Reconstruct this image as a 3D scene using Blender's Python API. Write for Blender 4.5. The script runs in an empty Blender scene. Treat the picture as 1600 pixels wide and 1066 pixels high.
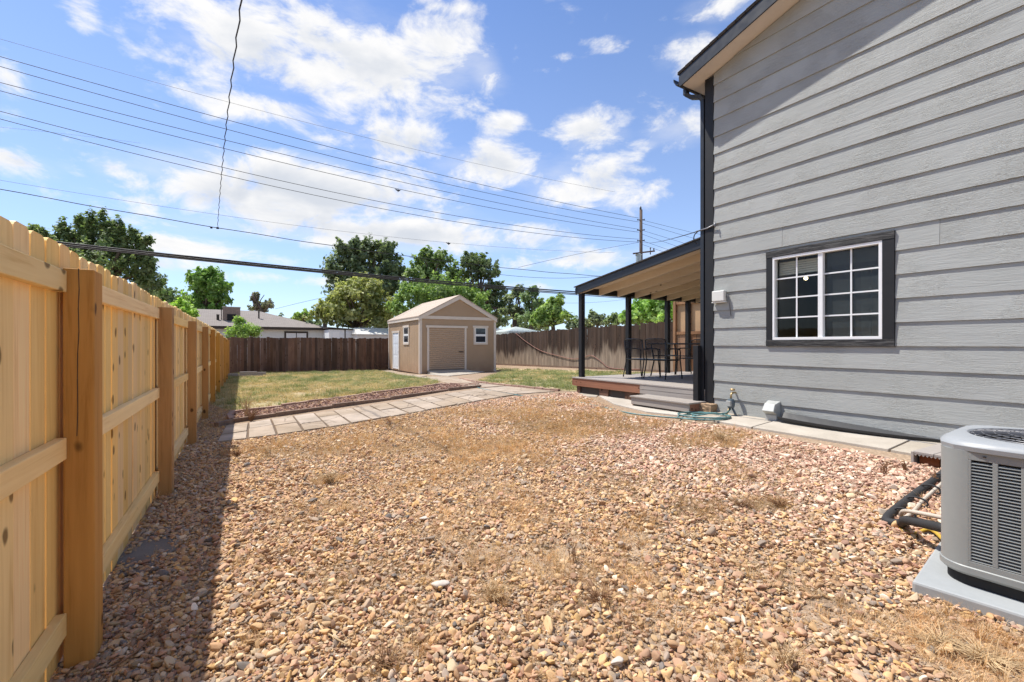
import bpy, bmesh, math, random
import numpy as np
from mathutils import Vector, Matrix, noise as mnoise

R = math.radians
S = bpy.context.scene
COL = S.collection
random.seed(7)
rng = np.random.default_rng(11)

# ------------------------------------------------------------------ camera, sky, sun, exposure
FPX, HX, HY, CZ = 711.0, 800.0, 538.0, 1.36     # focal length, principal column, horizon row, eye height
cam_d = bpy.data.cameras.new('camera')
cam = bpy.data.objects.new('camera', cam_d); COL.objects.link(cam)
cam.location = (0, 0, CZ); cam.rotation_euler = (R(90), 0, 0)
cam_d.sensor_width = 36; cam_d.lens = 16.0; cam_d.shift_y = 5 / 1600
cam_d.clip_start = 0.05; cam_d.clip_end = 6000
S.camera = cam

SUN_AZ, SUN_EL = 294.0, 62.0                      # clockwise from +Y
S.view_settings.view_transform = 'Standard'; S.view_settings.look = 'None'
S.view_settings.exposure = 0.45; S.view_settings.gamma = 1.0
S.view_settings.use_curve_mapping = False
S.cycles.max_bounces = 8; S.cycles.diffuse_bounces = 5; S.cycles.transparent_max_bounces = 12
S.cycles.use_denoising = True
S.cycles.sample_clamp_indirect = 6.0

sd = bpy.data.lights.new('sun', 'SUN'); sd.energy = 4.8; sd.angle = R(0.55); sd.color = (1.0, 0.955, 0.88)
sun = bpy.data.objects.new('sun', sd); COL.objects.link(sun)
az = R(SUN_AZ); el = R(SUN_EL)
to_sun = Vector((math.sin(az) * math.cos(el), math.cos(az) * math.cos(el), math.sin(el)))
sun.rotation_euler = (-to_sun).to_track_quat('-Z', 'Y').to_euler()
sun.location = to_sun * 50


class NT:
    """tiny node-tree helper"""
    def __init__(s, tree): s.t = tree; s.n = tree.nodes; s.l = tree.links; s.n.clear()
    def add(s, typ, props=None, **ins):
        nd = s.n.new(typ)
        for k, v in (props or {}).items(): setattr(nd, k, v)
        for k, v in ins.items(): s.set(nd, k, v)
        return nd
    def set(s, nd, k, v):
        key = int(k[1:]) if k[0] == 'i' and k[1:].isdigit() else k.replace('_', ' ')
        sock = nd.inputs[key]
        if isinstance(v, bpy.types.NodeSocket): s.l.new(v, sock)
        elif isinstance(v, bpy.types.Node): s.l.new(v.outputs[0], sock)
        else:
            if hasattr(v, '__len__') and sock.type == 'RGBA' and len(v) == 3: v = (*v, 1)
            sock.default_value = v
    def math(s, op, a, b=0.0, c=0.0, clamp=False):
        return s.add('ShaderNodeMath', dict(operation=op, use_clamp=clamp), i0=a, i1=b, i2=c).outputs[0]
    def vmath(s, op, a, b=(0, 0, 0)):
        nd = s.add('ShaderNodeVectorMath', dict(operation=op), i0=a, i1=b)
        return nd.outputs['Value'] if op in ('DOT_PRODUCT', 'LENGTH', 'DISTANCE') else nd.outputs[0]
    def scale(s, a, f):
        nd = s.add('ShaderNodeVectorMath', dict(operation='SCALE'), i0=a); s.set(nd, 'Scale', f); return nd.outputs[0]
    def noise(s, vec, scale, detail=4, rough=0.55, out='Fac', dist=0.0):
        nd = s.add('ShaderNodeTexNoise', None, Vector=vec, Scale=scale, Detail=detail, Roughness=rough, Distortion=dist)
        return nd.outputs[out]
    def ramp(s, fac, stops, interp='LINEAR'):
        nd = s.add('ShaderNodeValToRGB', None, Fac=fac); cr = nd.color_ramp; cr.interpolation = interp
        while len(cr.elements) < len(stops): cr.elements.new(0.5)
        for e, (p, c) in zip(cr.elements, stops): e.position = p; e.color = (*c, 1) if len(c) == 3 else c
        return nd.outputs[0]
    def mix(s, fac, a, b, mode='MIX'):
        nd = s.add('ShaderNodeMix', dict(data_type='RGBA', blend_type=mode))
        for sock, v in ((nd.inputs[0], fac), (nd.inputs[6], a), (nd.inputs[7], b)):
            if isinstance(v, bpy.types.NodeSocket): s.l.new(v, sock)
            else: sock.default_value = (*v, 1) if hasattr(v, '__len__') and len(v) == 3 else v
        return nd.outputs[2]
    def mrange(s, v, a, b, c=0.0, d=1.0, smooth=False):
        nd = s.add('ShaderNodeMapRange', dict(interpolation_type='SMOOTHSTEP' if smooth else 'LINEAR'),
                   i0=v, i1=a, i2=b, i3=c, i4=d)
        return nd.outputs[0]
    def mapping(s, vec, scale=(1, 1, 1), loc=(0, 0, 0), rot=(0, 0, 0)):
        return s.add('ShaderNodeMapping', None, Vector=vec, Scale=scale, Location=loc, Rotation=rot).outputs[0]


def pxdir(px, py):
    return Vector(((px - HX) / FPX, 1.0, (HY - py) / FPX)).normalized()


world = bpy.data.worlds.new('World'); S.world = world; world.use_nodes = True
w = NT(world.node_tree)
sky = w.add('ShaderNodeTexSky', dict(sky_type='NISHITA', sun_disc=False, sun_elevation=R(SUN_EL),
            sun_rotation=R(SUN_AZ), altitude=1600, air_density=1.0, dust_density=0.6, ozone_density=1.6))
gen = w.add('ShaderNodeTexCoord').outputs['Generated']
ndir = w.vmath('NORMALIZE', gen)
sx = w.add('ShaderNodeSeparateXYZ', None, Vector=ndir)
# cumulus clouds: soft masses at directions in the sky, broken up by noise; scattered ones everywhere else
clouds = [(395, 70, 130, 70, 1.0), (540, 85, 170, 60, 1.05), (690, 95, 80, 60, .95), (755, 115, 34, 34, .9), (320, 20, 60, 40, .8),
          (430, 172, 90, 24, .95), (270, 130, 45, 18, .6), (15, 130, 22, 34, .8), (34, 256, 42, 19, .95), (178, 263, 36, 17, .95),
          (105, 262, 30, 12, .6), (122, 14, 26, 24, .8), (480, 302, 190, 44, 1.3), (380, 305, 100, 42, 1.25), (625, 228, 105, 30, 1.05),
          (740, 256, 95, 28, 1.1), (600, 362, 215, 26, 1.25), (760, 366, 80, 16, .8), (922, 206, 46, 27, 1.0), (790, 194, 30, 15, .95),
          (930, 284, 84, 36, 1.0), (875, 300, 60, 22, .8), (1068, 196, 48, 30, 1.0), (1012, 226, 20, 9, .75), (1068, 82, 52, 28, .9),
          (950, 66, 34, 10, .7), (880, 88, 14, 6, .7), (604, 163, 20, 13, .75), (330, 388, 120, 15, .9), (240, 414, 52, 16, .8),
          (930, 402, 130, 17, .9), (1125, 14, 60, 18, .75), (500, 340, 190, 25, 1.0), (260, 280, 18, 8, .6),
          (600, 440, 300, 8, .6), (700, 12, 60, 14, .7)]
mask = None
for (cx, cy, rx, ry, st) in clouds:
    d = pxdir(cx, cy); t = Vector((d.y, -d.x, 0)).normalized(); b = t.cross(d) * -1
    b = d.cross(t).normalized()
    k = d.length / (Vector(((cx - HX) / FPX, 1.0, (HY - cy) / FPX)).length)   # angular size of a pixel there
    a1 = w.vmath('DOT_PRODUCT', ndir, tuple(t / (rx / FPX * k)))
    a2 = w.vmath('DOT_PRODUCT', ndir, tuple(b / (ry / FPX * k)))
    a2 = w.math('ADD', a2, -d.dot(b) / (ry / FPX * k))
    r2 = w.math('ADD', w.math('MULTIPLY', a1, a1), w.math('MULTIPLY', a2, a2))
    f = w.math('MULTIPLY', w.math('SUBTRACT', 1.0, w.math('MULTIPLY', w.math('POWER', r2, 0.62), 0.50)), st)
    front = w.math('GREATER_THAN', w.vmath('DOT_PRODUCT', ndir, tuple(d)), 0.2)
    f = w.math('MULTIPLY', f, front)
    mask = f if mask is None else w.math('SMOOTH_MAX', mask, f, 0.15)
mask = w.math('MAXIMUM', mask, 0.0)
cvec = w.mapping(ndir, scale=(1.0, 1.0, 1.9))
n1 = w.noise(cvec, 9.0, 10, 0.62, dist=0.35)
n2 = w.noise(w.mapping(ndir, scale=(1, 1, 1.8), loc=(3.1, 1.7, 0.02)), 2.3, 4, 0.5)
dens = w.math('ADD', w.math('MULTIPLY', mask, 0.60), w.math('MULTIPLY', w.math('SUBTRACT', n1, 0.5), 1.75))
back = w.math('MULTIPLY', w.mrange(w.math('MULTIPLY', sx.outputs[1], -1.0), -0.25, 0.1, 0.0, 1.0), w.mrange(n2, 0.45, 0.62, 0, .5))
dens = w.math('ADD', dens, back)
alpha = w.mrange(dens, 0.17, 0.62, 0, 1, True)
wisp = w.math('MULTIPLY', w.mrange(w.math('ADD', w.math('MULTIPLY', mask, 0.5), w.noise(w.mapping(ndir, scale=(1, 1, 3.2)), 3.5, 6, .6)), 0.66, 1.15, 0, 1, True), 0.45)
alpha = w.math('MAXIMUM', alpha, wisp)
alpha = w.math('MULTIPLY', alpha, w.mrange(sx.outputs[2], 0.0, 0.10, 0.25, 1.0))
low = w.mapping(ndir, scale=(1.0, 1.0, 1.9), loc=(0, 0, 0.05))
n3 = w.noise(low, 9.0, 7, 0.55, dist=0.35)
shade = w.math('MULTIPLY', w.mrange(w.math('ADD', w.math('MULTIPLY', mask, 0.55), w.math('SUBTRACT', n3, 0.5)), 0.30, 0.80, 0, 1, True), 0.95)
ccol = w.mix(shade, (8.7, 8.65, 8.65), (5.9, 6.3, 7.0))
# the clear sky, a little paler towards the horizon as dry summer air makes it
horizon = w.mrange(sx.outputs[2], 0.0, 0.62, 1.0, 0.0)
skyc = w.mix(w.math('MULTIPLY', horizon, 0.45), w.mix(1.0, sky.outputs[0], (1.50, 1.62, 1.88), 'MULTIPLY'), (5.2, 6.2, 7.7))
final = w.mix(alpha, skyc, ccol)
bg = w.add('ShaderNodeBackground', None, Color=final, Strength=0.085)
out = w.add('ShaderNodeOutputWorld'); w.l.new(bg.outputs[0], out.inputs[0])
world.cycles.sampling_method = 'MANUAL'; world.cycles.sample_map_resolution = 512


# ------------------------------------------------------------------ geometry helpers
TH = R(30.57)                                   # the yard's axes: u across (right), v along the fences (away)
cT, sT = math.cos(TH), math.sin(TH)
def uv2w(u, v): return (u * cT - v * sT, u * sT + v * cT)
def w2uv(x, y): return (x * cT + y * sT, -x * sT + y * cT)
def sm(t):
    t = min(1.0, max(0.0, t)); return t * t * (3 - 2 * t)
def lerp_tab(v, tab):
    if v <= tab[0][0]: return tab[0][1]
    for (a, b), (c, d) in zip(tab, tab[1:]):
        if v <= c: return b + (d - b) * (v - a) / (c - a)
    return tab[-1][1]
FB = [(3, .36), (10, .36), (13, .32), (19, .22), (27, .07)]       # foot of the right-hand fence along v
def gz(x, y):
    u, v = w2uv(x, y)
    t = min(1.0, max(0.0, (u + .63) / 6.9))
    z = .31 * t ** 1.5 * (1 - sm((v - 8) / 16)) - .15 * sm((v - 12) / 14)
    if 12.2 < u < 22 and v < 30:
        k = sm((u - 12.3) / .8) * (1 - sm((u - 14) / 6)) * (1 - sm((v - 27) / 2))
        z = z * (1 - k) + (lerp_tab(v, FB) - .03) * k
    if -.8 < u < 14 and v < 27:
        z += .007 * math.sin(2.1 * u + .7 * v) * math.sin(1.7 * v - .4 * u) * min(1, max(0, 6.0 - abs(u - 0.2)) / 2)
    return z
def G(px, py):
    """the place on the ground seen at a point of the photograph"""
    dx, dz = (px - HX) / FPX, (HY - py) / FPX
    lo, hi = 0.3, 60.0
    for _ in range(60):
        m = .5 * (lo + hi)
        if CZ + dz * m > gz(dx * m, m): lo = m
        else: hi = m
    return Vector((dx * lo, lo, gz(dx * lo, lo)))
def At(px, py, Y): return Vector(((px - HX) / FPX * Y, Y, CZ + (HY - py) / FPX * Y))


class MB:
    def __init__(s): s.v = []; s.f = []; s.mi = []
    def add(s, vs, fs):
        o = len(s.v); s.v += [tuple(p) for p in vs]; s.f += [tuple(i + o for i in f) for f in fs]; return s
    def box(s, x0, x1, y0, y1, z0, z1):
        vs = [(x, y, z) for z in (z0, z1) for y in (y0, y1) for x in (x0, x1)]
        return s.add(vs, [(0, 2, 3, 1), (4, 5, 7, 6), (0, 1, 5, 4), (2, 6, 7, 3), (0, 4, 6, 2), (1, 3, 7, 5)])
    def hexa(s, b, t):
        return s.add(list(b) + list(t), [(3, 2, 1, 0), (4, 5, 6, 7), (0, 1, 5, 4), (1, 2, 6, 5), (2, 3, 7, 6), (3, 0, 4, 7)])
    def bar(s, p, q, wd, ht, up=(0, 0, 1)):
        p = Vector(p); q = Vector(q); d = (q - p).normalized(); up = Vector(up)
        if abs(d.dot(up)) > .98: up = Vector((1, 0, 0))
        a = d.cross(up).normalized() * wd / 2; b = a.cross(d).normalized() * ht / 2
        return s.hexa([p - a - b, p + a - b, p + a + b, p - a + b], [q - a - b, q + a - b, q + a + b, q - a + b])
    def prism(s, poly, f, cap=True):
        """poly: 2-D outline, f(x,y,k)->3-D for k=0,1"""
        n = len(poly)
        vs = [f(x, y, 0) for x, y in poly] + [f(x, y, 1) for x, y in poly]
        fs = [(i, (i + 1) % n, n + (i + 1) % n, n + i) for i in range(n)]
        if cap: fs += [tuple(range(n - 1, -1, -1)), tuple(range(n, 2 * n))]
        return s.add(vs, fs)
    def tube(s, pts, r, n=8, close=False, caps=True):
        pts = [Vector(p) for p in pts]; m = len(pts); rs = r if hasattr(r, '__len__') else [r] * m
        vs = []; prev = None
        for i, p in enumerate(pts):
            if close: d = pts[(i + 1) % m] - pts[i - 1]
            else: d = pts[min(i + 1, m - 1)] - pts[max(i - 1, 0)]
            d = d.normalized() if d.length > 1e-9 else Vector((0, 0, 1))
            if prev is None:
                a = d.cross(Vector((0, 0, 1)))
                if a.length < .1: a = d.cross(Vector((1, 0, 0)))
            else: a = prev - d * prev.dot(d)
            a.normalize(); prev = a; b = d.cross(a)
            for k in range(n):
                t = 2 * math.pi * k / n
                vs.append(p + (a * math.cos(t) + b * math.sin(t)) * rs[i])
        fs = []
        for i in range(m if close else m - 1):
            j = (i + 1) % m
            for k in range(n):
                k2 = (k + 1) % n
                fs.append((i * n + k, i * n + k2, j * n + k2, j * n + k))
        if caps and not close: fs += [tuple(range(n - 1, -1, -1)), tuple((m - 1) * n + k for k in range(n))]
        return s.add(vs, fs)
    def lathe(s, prof, c=(0, 0, 0), n=24, sq=None):
        """prof: (r, z) rings; sq rounds the ring towards a square"""
        c = Vector(c); vs = []; m = len(prof)
        for r, z in prof:
            for k in range(n):
                t = 2 * math.pi * k / n; vs.append(c + Vector((r * math.cos(t), r * math.sin(t), z)))
        fs = [(i * n + k, i * n + (k + 1) % n, (i + 1) * n + (k + 1) % n, (i + 1) * n + k) for i in range(m - 1) for k in range(n)]
        fs += [tuple(range(n - 1, -1, -1)), tuple((m - 1) * n + k for k in range(n))]
        return s.add(vs, fs)
    def mesh(s, name, smooth=False):
        me = bpy.data.meshes.new(name); me.from_pydata(s.v, [], s.f); me.validate(); me.update()
        bm = bmesh.new(); bm.from_mesh(me); bmesh.ops.recalc_face_normals(bm, faces=bm.faces); bm.to_mesh(me); bm.free()
        if smooth: me.polygons.foreach_set('use_smooth', [True] * len(me.polygons))
        return me
    def build(s, name, m, parent=None, smooth=False, bevel=0, auto=None):
        return link(name, s.mesh(name, smooth), m, parent, bevel, auto)


def link(name, me, m, parent=None, bevel=0, auto=None):
    o = bpy.data.objects.new(name, me); COL.objects.link(o)
    if m is not None and not me.materials: me.materials.append(m)
    if parent is not None: o.parent = parent
    if bevel:
        b = o.modifiers.new('bevel', 'BEVEL'); b.width = bevel; b.segments = 2; b.limit_method = 'ANGLE'; b.angle_limit = R(35)
    if auto:
        me.polygons.foreach_set('use_smooth', [True] * len(me.polygons))
        try: me.set_sharp_from_angle(angle=R(auto))
        except Exception: pass
    return o
def thing(name, label, cat, loc=(0, 0, 0), rot=0, group=None):
    o = bpy.data.objects.new(name, None); COL.objects.link(o); o.location = loc; o.rotation_euler = (0, 0, rot)
    o.empty_display_size = .2
    return tag(o, label, cat, group)
def tag(o, label, cat, group=None, kind=None):
    if label: o['label'] = label
    if cat: o['category'] = cat
    if group: o['group'] = group
    if kind: o['kind'] = kind
    return o
def struct(o, label=None):
    o['kind'] = 'structure'
    if label: o['label'] = label
    return o
def dup(o, parent=None):
    c = o.copy(); COL.objects.link(c); c.parent = parent
    for ch in [x for x in o.children]: dup(ch, c)
    return c


# ------------------------------------------------------------------ materials
def new_mat(name):
    m = bpy.data.materials.new(name); m.use_nodes = True; t = NT(m.node_tree)
    b = t.add('ShaderNodeBsdfPrincipled'); o = t.add('ShaderNodeOutputMaterial'); t.l.new(b.outputs[0], o.inputs[0])
    return m, t, b, o
def coords(t, world_space=False, rnd=True):
    if world_space: return t.add('ShaderNodeNewGeometry').outputs['Position']
    c = t.add('ShaderNodeTexCoord').outputs['Object']
    if not rnd: return c
    r = t.add('ShaderNodeObjectInfo').outputs['Random']
    off = t.add('ShaderNodeCombineXYZ', None, X=t.math('MULTIPLY', r, 37.0), Y=t.math('MULTIPLY', r, 91.0), Z=t.math('MULTIPLY', r, 53.0))
    return t.vmath('ADD', c, off.outputs[0])
def setup(t, b, col, rough=.7, bump=None, bstr=.3, bdist=.01, metal=0, spec=.4):
    t.set(b, 'Base_Color', col); t.set(b, 'Roughness', rough); t.set(b, 'Metallic', metal); t.set(b, 'Specular_IOR_Level', spec)
    if bump is not None:
        bn = t.add('ShaderNodeBump', None, Strength=bstr, Distance=bdist, Height=bump)
        t.l.new(bn.outputs[0], b.inputs['Normal'])
def plain(name, col, rough=.6, metal=0, var=.12, nscale=6, bump=.15, spec=.4):
    m, t, b, o = new_mat(name)
    c = coords(t); n = t.noise(c, nscale, 5); n2 = t.noise(c, nscale * 14, 3)
    f = t.mrange(t.math('ADD', t.math('MULTIPLY', n, .7), t.math('MULTIPLY', n2, .3)), .3, .7)
    cc = t.mix(f, tuple(x * (1 - var) for x in col), tuple(min(1, x * (1 + var)) for x in col))
    setup(t, b, cc, t.mrange(n, .3, .7, rough - .07, min(1, rough + .07)), n2, bump, .002, metal, spec)
    return m
def wood(name, light, dark, axis=2, across=22, along=1.1, knots=.5, rough=.75, tint=.18, streak=.4, stain=None, bstr=.35):
    """sawn boards: long grain, knots, each board its own tone"""
    m, t, b, o = new_mat(name)
    c = coords(t)
    sc = [across] * 3; sc[axis] = along
    g = t.noise(t.mapping(c, scale=tuple(sc)), 1.0, 6, .6, dist=.9)
    sc2 = [across * 4] * 3; sc2[axis] = along * 2.5
    g2 = t.noise(t.mapping(c, scale=tuple(sc2)), 1.0, 3, .6)
    f = t.math('ADD', t.math('MULTIPLY', g, .62), t.math('MULTIPLY', g2, .38))
    col = t.ramp(f, [(.30, dark), (.46, tuple(a * .75 + d * .25 for a, d in zip(light, dark))), (.62, light)])
    big = t.noise(c, 1.3, 3, .5)
    col = t.mix(t.mrange(big, .35, .7, 0, streak), col, tuple(x * .62 for x in dark[:1]) + tuple(x * .58 for x in dark[1:]), 'MIX')
    if knots:
        ks = [9.5] * 3; ks[axis] = 6.0
        kd = t.add('ShaderNodeTexVoronoi', dict(feature='F1'), Vector=t.mapping(t.vmath('ADD', c, t.scale(t.noise(c, 9, 2, .5, 'Color'), .03)), scale=tuple(ks)), Scale=1.0)
        kf = t.math('MULTIPLY', t.mrange(kd.outputs['Distance'], .13, .24, 1, 0, True), t.math('GREATER_THAN', t.add('ShaderNodeSeparateColor', None, Color=kd.outputs['Color']).outputs[0], 1 - knots))
        col = t.mix(t.math('MULTIPLY', kf, .95), col, tuple(x * .33 for x in dark))
    r = t.add('ShaderNodeObjectInfo').outputs['Random']
    v = t.mrange(r, 0, 1, 1 - tint, 1 + tint * .6)
    h = t.add('ShaderNodeHueSaturation', None, Color=col, Value=v, Hue=t.mrange(t.math('FRACT', t.math('MULTIPLY', r, 17.3)), 0, 1, .4975, .5035),
              Saturation=t.mrange(t.math('FRACT', t.math('MULTIPLY', r, 7.1)), 0, 1, .92, 1.12))
    col = h.outputs[0]
    if stain: col = stain(t, col)
    setup(t, b, col, rough, f, bstr, .004, spec=.25)
    return m

M = {}
M['picket_wood'] = wood('new_fence_picket', (.97, .70, .32), (.70, .41, .14), 2, 16, .8, .38, tint=.20, streak=.14)
M['rail_wood'] = wood('new_fence_rail', (.97, .72, .35), (.74, .47, .18), 1, 18, .9, .3, tint=.10, streak=.12)
M['post_wood'] = wood('new_fence_post', (.58, .32, .12), (.32, .155, .05), 2, 13, .9, .55, tint=.12, streak=.25)
M['old_wood'] = wood('weathered_brown_fence', (.20, .118, .082), (.075, .040, .028), 2, 20, .8, .25, .85, .50, .5)
def fade(t, col):
    p = t.add('ShaderNodeTexCoord').outputs['Object']; z = t.add('ShaderNodeSeparateXYZ', None, Vector=p).outputs[2]
    wp = t.add('ShaderNodeNewGeometry').outputs['Position']
    n = t.noise(t.mapping(wp, scale=(1.3, 1.3, .35)), 1.2, 5, .6); n2 = t.noise(t.mapping(wp, scale=(7, 7, .7)), 1.0, 4, .6)
    e = t.math('ADD', z, t.math('MULTIPLY', t.math('SUBTRACT', n, .5), 1.5)); e = t.math('ADD', e, t.math('MULTIPLY', t.math('SUBTRACT', n2, .5), 1.3))
    pale = t.mix(t.mrange(n2, .35, .65, .35, .8), col, (.44, .35, .26))
    return t.mix(t.mrange(e, .50, 1.0, 1, 0, True), col, pale)
M['old_wood_faded'] = wood('sun_bleached_fence', (.090, .058, .042), (.036, .023, .018), 2, 20, .8, .25, .88, .40, .4, stain=fade)
M['orange_wood'] = wood('cedar_panel', (.34, .20, .12), (.15, .075, .04), 2, 12, .8, .4, .7, .3, .5)
M['red_wood'] = wood('red_brown_fascia', (.36, .155, .085), (.24, .09, .045), 1, 15, .8, .3, .7, .15, .3)
M['ply'] = plain('plywood_sheet', (.46, .30, .17), .8, var=.2, nscale=2)
M['comp'] = wood('grey_composite_decking', (.36, .325, .295), (.27, .24, .215), 1, 30, .7, 0, .7, .07, .1, bstr=.2)
M['comp_x'] = wood('grey_composite_step', (.38, .345, .31), (.27, .235, .21), 1, 30, .7, 0, .7, .07, .15, bstr=.3)
M['patio_wood'] = wood('tan_painted_rafters', (.64, .555, .44), (.54, .455, .34), 1, 14, .8, .1, .75, .08, .15)
M['black_paint'] = plain('black_paint', (.011, .0115, .013), .62, var=.3, nscale=10, bump=.2)
M['black_metal'] = plain('black_powder_coat', (.018, .018, .020), .35, var=.2, bump=.05, spec=.5)
M['gutter'] = plain('dark_gutter_metal', (.016, .018, .023), .42, var=.15, bump=.05, spec=.5)
def rough_black():
    m, t, b, o = new_mat('cracked_black_trim')
    c = coords(t); g = t.noise(t.mapping(c, scale=(9, 2.2, 34)), 1.0, 6, .7, dist=1.5)
    e = t.mrange(g, .50, .60, 0, 1, True)
    col = t.mix(t.math('MULTIPLY', e, .45), (.012, .012, .013), (.13, .125, .12))
    setup(t, b, col, .6, g, .9, .012); return m
M['trim_cracked'] = rough_black()
def siding():
    m, t, b, o = new_mat('grey_lap_siding')
    c = coords(t)
    g = t.noise(t.mapping(c, scale=(3, 2.0, 22)), 1.0, 5, .6, dist=1.1)
    wv = t.add('ShaderNodeTexWave', dict(wave_type='BANDS', bands_direction='Z'), Vector=t.mapping(c, scale=(1, .22, 1.0)), Scale=26.0, Distortion=11.0, Detail=4.0, Detail_Scale=1.6, Detail_Roughness=.6).outputs['Fac']
    fine = t.noise(t.mapping(c, scale=(60, 9, 150)), 1.0, 2, .5)
    hgt = t.math('ADD', t.math('ADD', t.math('MULTIPLY', g, .55), t.math('MULTIPLY', t.mrange(wv, .0, .35, 0, 1), t.mrange(t.noise(c, 2.2, 3, .5), .42, .62, .02, .55))), t.math('MULTIPLY', fine, .22))
    r = t.add('ShaderNodeObjectInfo').outputs['Random']
    dirt = t.noise(t.mapping(c, scale=(1, .6, .8)), 1.2, 5, .6)
    col = t.mix(t.mrange(dirt, .35, .7), (.340, .350, .332), (.380, .390, .372))
    col = t.add('ShaderNodeHueSaturation', None, Color=col, Value=t.mrange(r, 0, 1, .955, 1.035)).outputs[0]
    setup(t, b, col, .62, hgt, .85, .009, spec=.22); return m
M['siding'] = siding()
M['soffit'] = plain('tan_painted_soffit', (.66, .60, .53), .7, var=.05, bump=.08)
def shingle(name, c1, c2, sc=18):
    m, t, b, o = new_mat(name)
    c = coords(t, rnd=False)
    br = t.add('ShaderNodeTexBrick', None, Vector=c, Scale=1.0, Color1=(*c1, 1), Color2=(*c2, 1), Mortar=tuple(x * .5 for x in c1) + (1,)); br.inputs['Brick Width'].default_value = .3; br.inputs['Row Height'].default_value = .14; br.inputs['Mortar Size'].default_value = .012
    n = t.noise(c, 60, 3)
    col = t.mix(.35, br.outputs[0], t.mix(n, c1, c2)); setup(t, b, col, .9, n, .4, .01, spec=.15); return m
M['shingle_tan'] = shingle('tan_asphalt_shingles', (.46, .375, .30), (.54, .44, .36))
M['shingle_grey'] = shingle('grey_brown_shingles', (.255, .225, .205), (.32, .285, .26))
M['shingle_dark'] = shingle('dark_roof_shingles', (.06, .058, .058), (.10, .095, .09))
M['shed_wall'] = None
def shedwall():
    m, t, b, o = new_mat('tan_panel_siding')
    c = coords(t, rnd=False); g = t.noise(t.mapping(c, scale=(14, 14, 1.0)), 1.0, 4, .6); d = t.noise(c, 1.4, 4)
    sz = t.add('ShaderNodeSeparateXYZ', None, Vector=c)
    splash = t.math('MULTIPLY', t.mrange(sz.outputs[2], 0, .55, 1, 0), t.mrange(t.noise(c, 3.5, 4), .4, .6, .1, .55))
    col = t.mix(t.mrange(d, .3, .7), (.375, .26, .165), (.42, .295, .195)); col = t.mix(splash, col, (.30, .17, .10))
    setup(t, b, col, .8, g, .4, .004, spec=.2); return m
M['shed_wall'] = shedwall()
M['shed_trim'] = plain('cream_shed_trim', (.66, .57, .48), .7, var=.05)
M['roll_door'] = plain('tan_roll_up_door', (.44, .31, .21), .5, var=.05, spec=.35)
M['white_door'] = plain('white_painted_door', (.78, .80, .83), .5, var=.03)
M['vinyl'] = plain('white_vinyl', (.80, .80, .79), .38, var=.03, bump=.03, spec=.5)
M['white_wall'] = plain('white_painted_wall', (.74, .76, .76), .8, var=.05)
M['stucco'] = plain('off_white_wall', (.68, .70, .68), .85, var=.06)
M['dark_brown'] = plain('dark_brown_trim', (.05, .038, .03), .7)
M['cooler'] = plain('brown_cooler_box', (.27, .205, .17), .8, var=.3, nscale=9)
M['metal_roof'] = plain('pale_metal_roof', (.62, .61, .57), .5, var=.08)
M['tarp'] = plain('pale_green_canopy', (.42, .47, .44), .7, var=.1)
M['beige_plastic'] = plain('beige_plastic', (.70, .69, .64), .45, var=.04, spec=.45)
M['brass'] = plain('weathered_brass', (.45, .33, .17), .45, .8, .2)
M['blue_plastic'] = plain('slate_blue_timer_plastic', (.075, .10, .12), .4, var=.15, spec=.5)
M['grey_vent'] = plain('grey_metal_vent', (.42, .43, .41), .55, .2, .15)
M['black_rubber'] = plain('black_rubber', (.028, .028, .029), .75, var=.2, bump=.4)
M['black_plastic'] = plain('black_corrugated_plastic', (.03, .031, .034), .6, var=.25, bump=.5)
M['hose_teal'] = plain('teal_garden_hose', (.10, .21, .21), .4, var=.2, spec=.5)
M['hose_red'] = plain('faded_red_hose', (.26, .12, .09), .6, var=.2)
M['wire'] = plain('black_cable', (.02, .02, .022), .7)
M['wire_grey'] = plain('grey_cable', (.15, .15, .16), .7)
M['tan_tube'] = plain('tan_insulated_tube', (.50, .44, .36), .7)
M['yellow_tube'] = plain('yellow_gas_tube', (.55, .36, .05), .5)
M['pole_wood'] = wood('utility_pole_wood', (.14, .10, .08), (.07, .05, .04), 2, 9, .4, .2, .9, .05, .3)
M['transformer'] = plain('pale_blue_grey_steel', (.35, .43, .46), .5, .2)
M['porcelain'] = plain('dark_insulator', (.04, .045, .05), .3)
def concrete(name, a, bcol, crack=0):
    m, t, b, o = new_mat(name)
    c = coords(t, True); n = t.noise(c, 2.2, 7, .62); f = t.noise(c, 55, 4, .6); st = t.noise(c, .7, 3, .5)
    col = t.mix(t.mrange(n, .35, .68), a, bcol); col = t.mix(t.mrange(f, .55, .75, 0, .35), col, tuple(x * .6 for x in a))
    col = t.mix(t.mrange(st, .52, .66, 0, .4), col, (.42, .31, .20))
    rr_ = t.add('ShaderNodeObjectInfo').outputs['Random']; cr_ = t.add('ShaderNodeTexVoronoi', dict(feature='DISTANCE_TO_EDGE'), Vector=t.vmath('ADD', c, t.scale(t.noise(c, 3, 3, .5, 'Color'), .25)), Scale=1.1)
    col = t.mix(t.math('MULTIPLY', t.mrange(cr_.outputs['Distance'], .003, .012, 1, 0), .55 if crack else 0.0), col, (.10, .07, .05))
    col = t.add('ShaderNodeHueSaturation', None, Color=col, Value=t.mrange(rr_, 0, 1, .88, 1.08), Saturation=t.mrange(rr_, 0, 1, 1.1, .85)).outputs[0]
    setup(t, b, col, .88, t.math('ADD', f, t.math('MULTIPLY', n, .5)), .45, .004, spec=.2); return m
M['concrete'] = concrete('pale_concrete', (.36, .315, .255), (.48, .43, .36))  # the concrete's own pale warm grey, blotched by noise
M['paver'] = concrete('path_slab', (.31, .245, .18), (.46, .37, .285), 1)
M['paver_red'] = plain('red_edging_brick', (.36, .23, .17), .9, var=.25, nscale=8, bump=.5)
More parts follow.
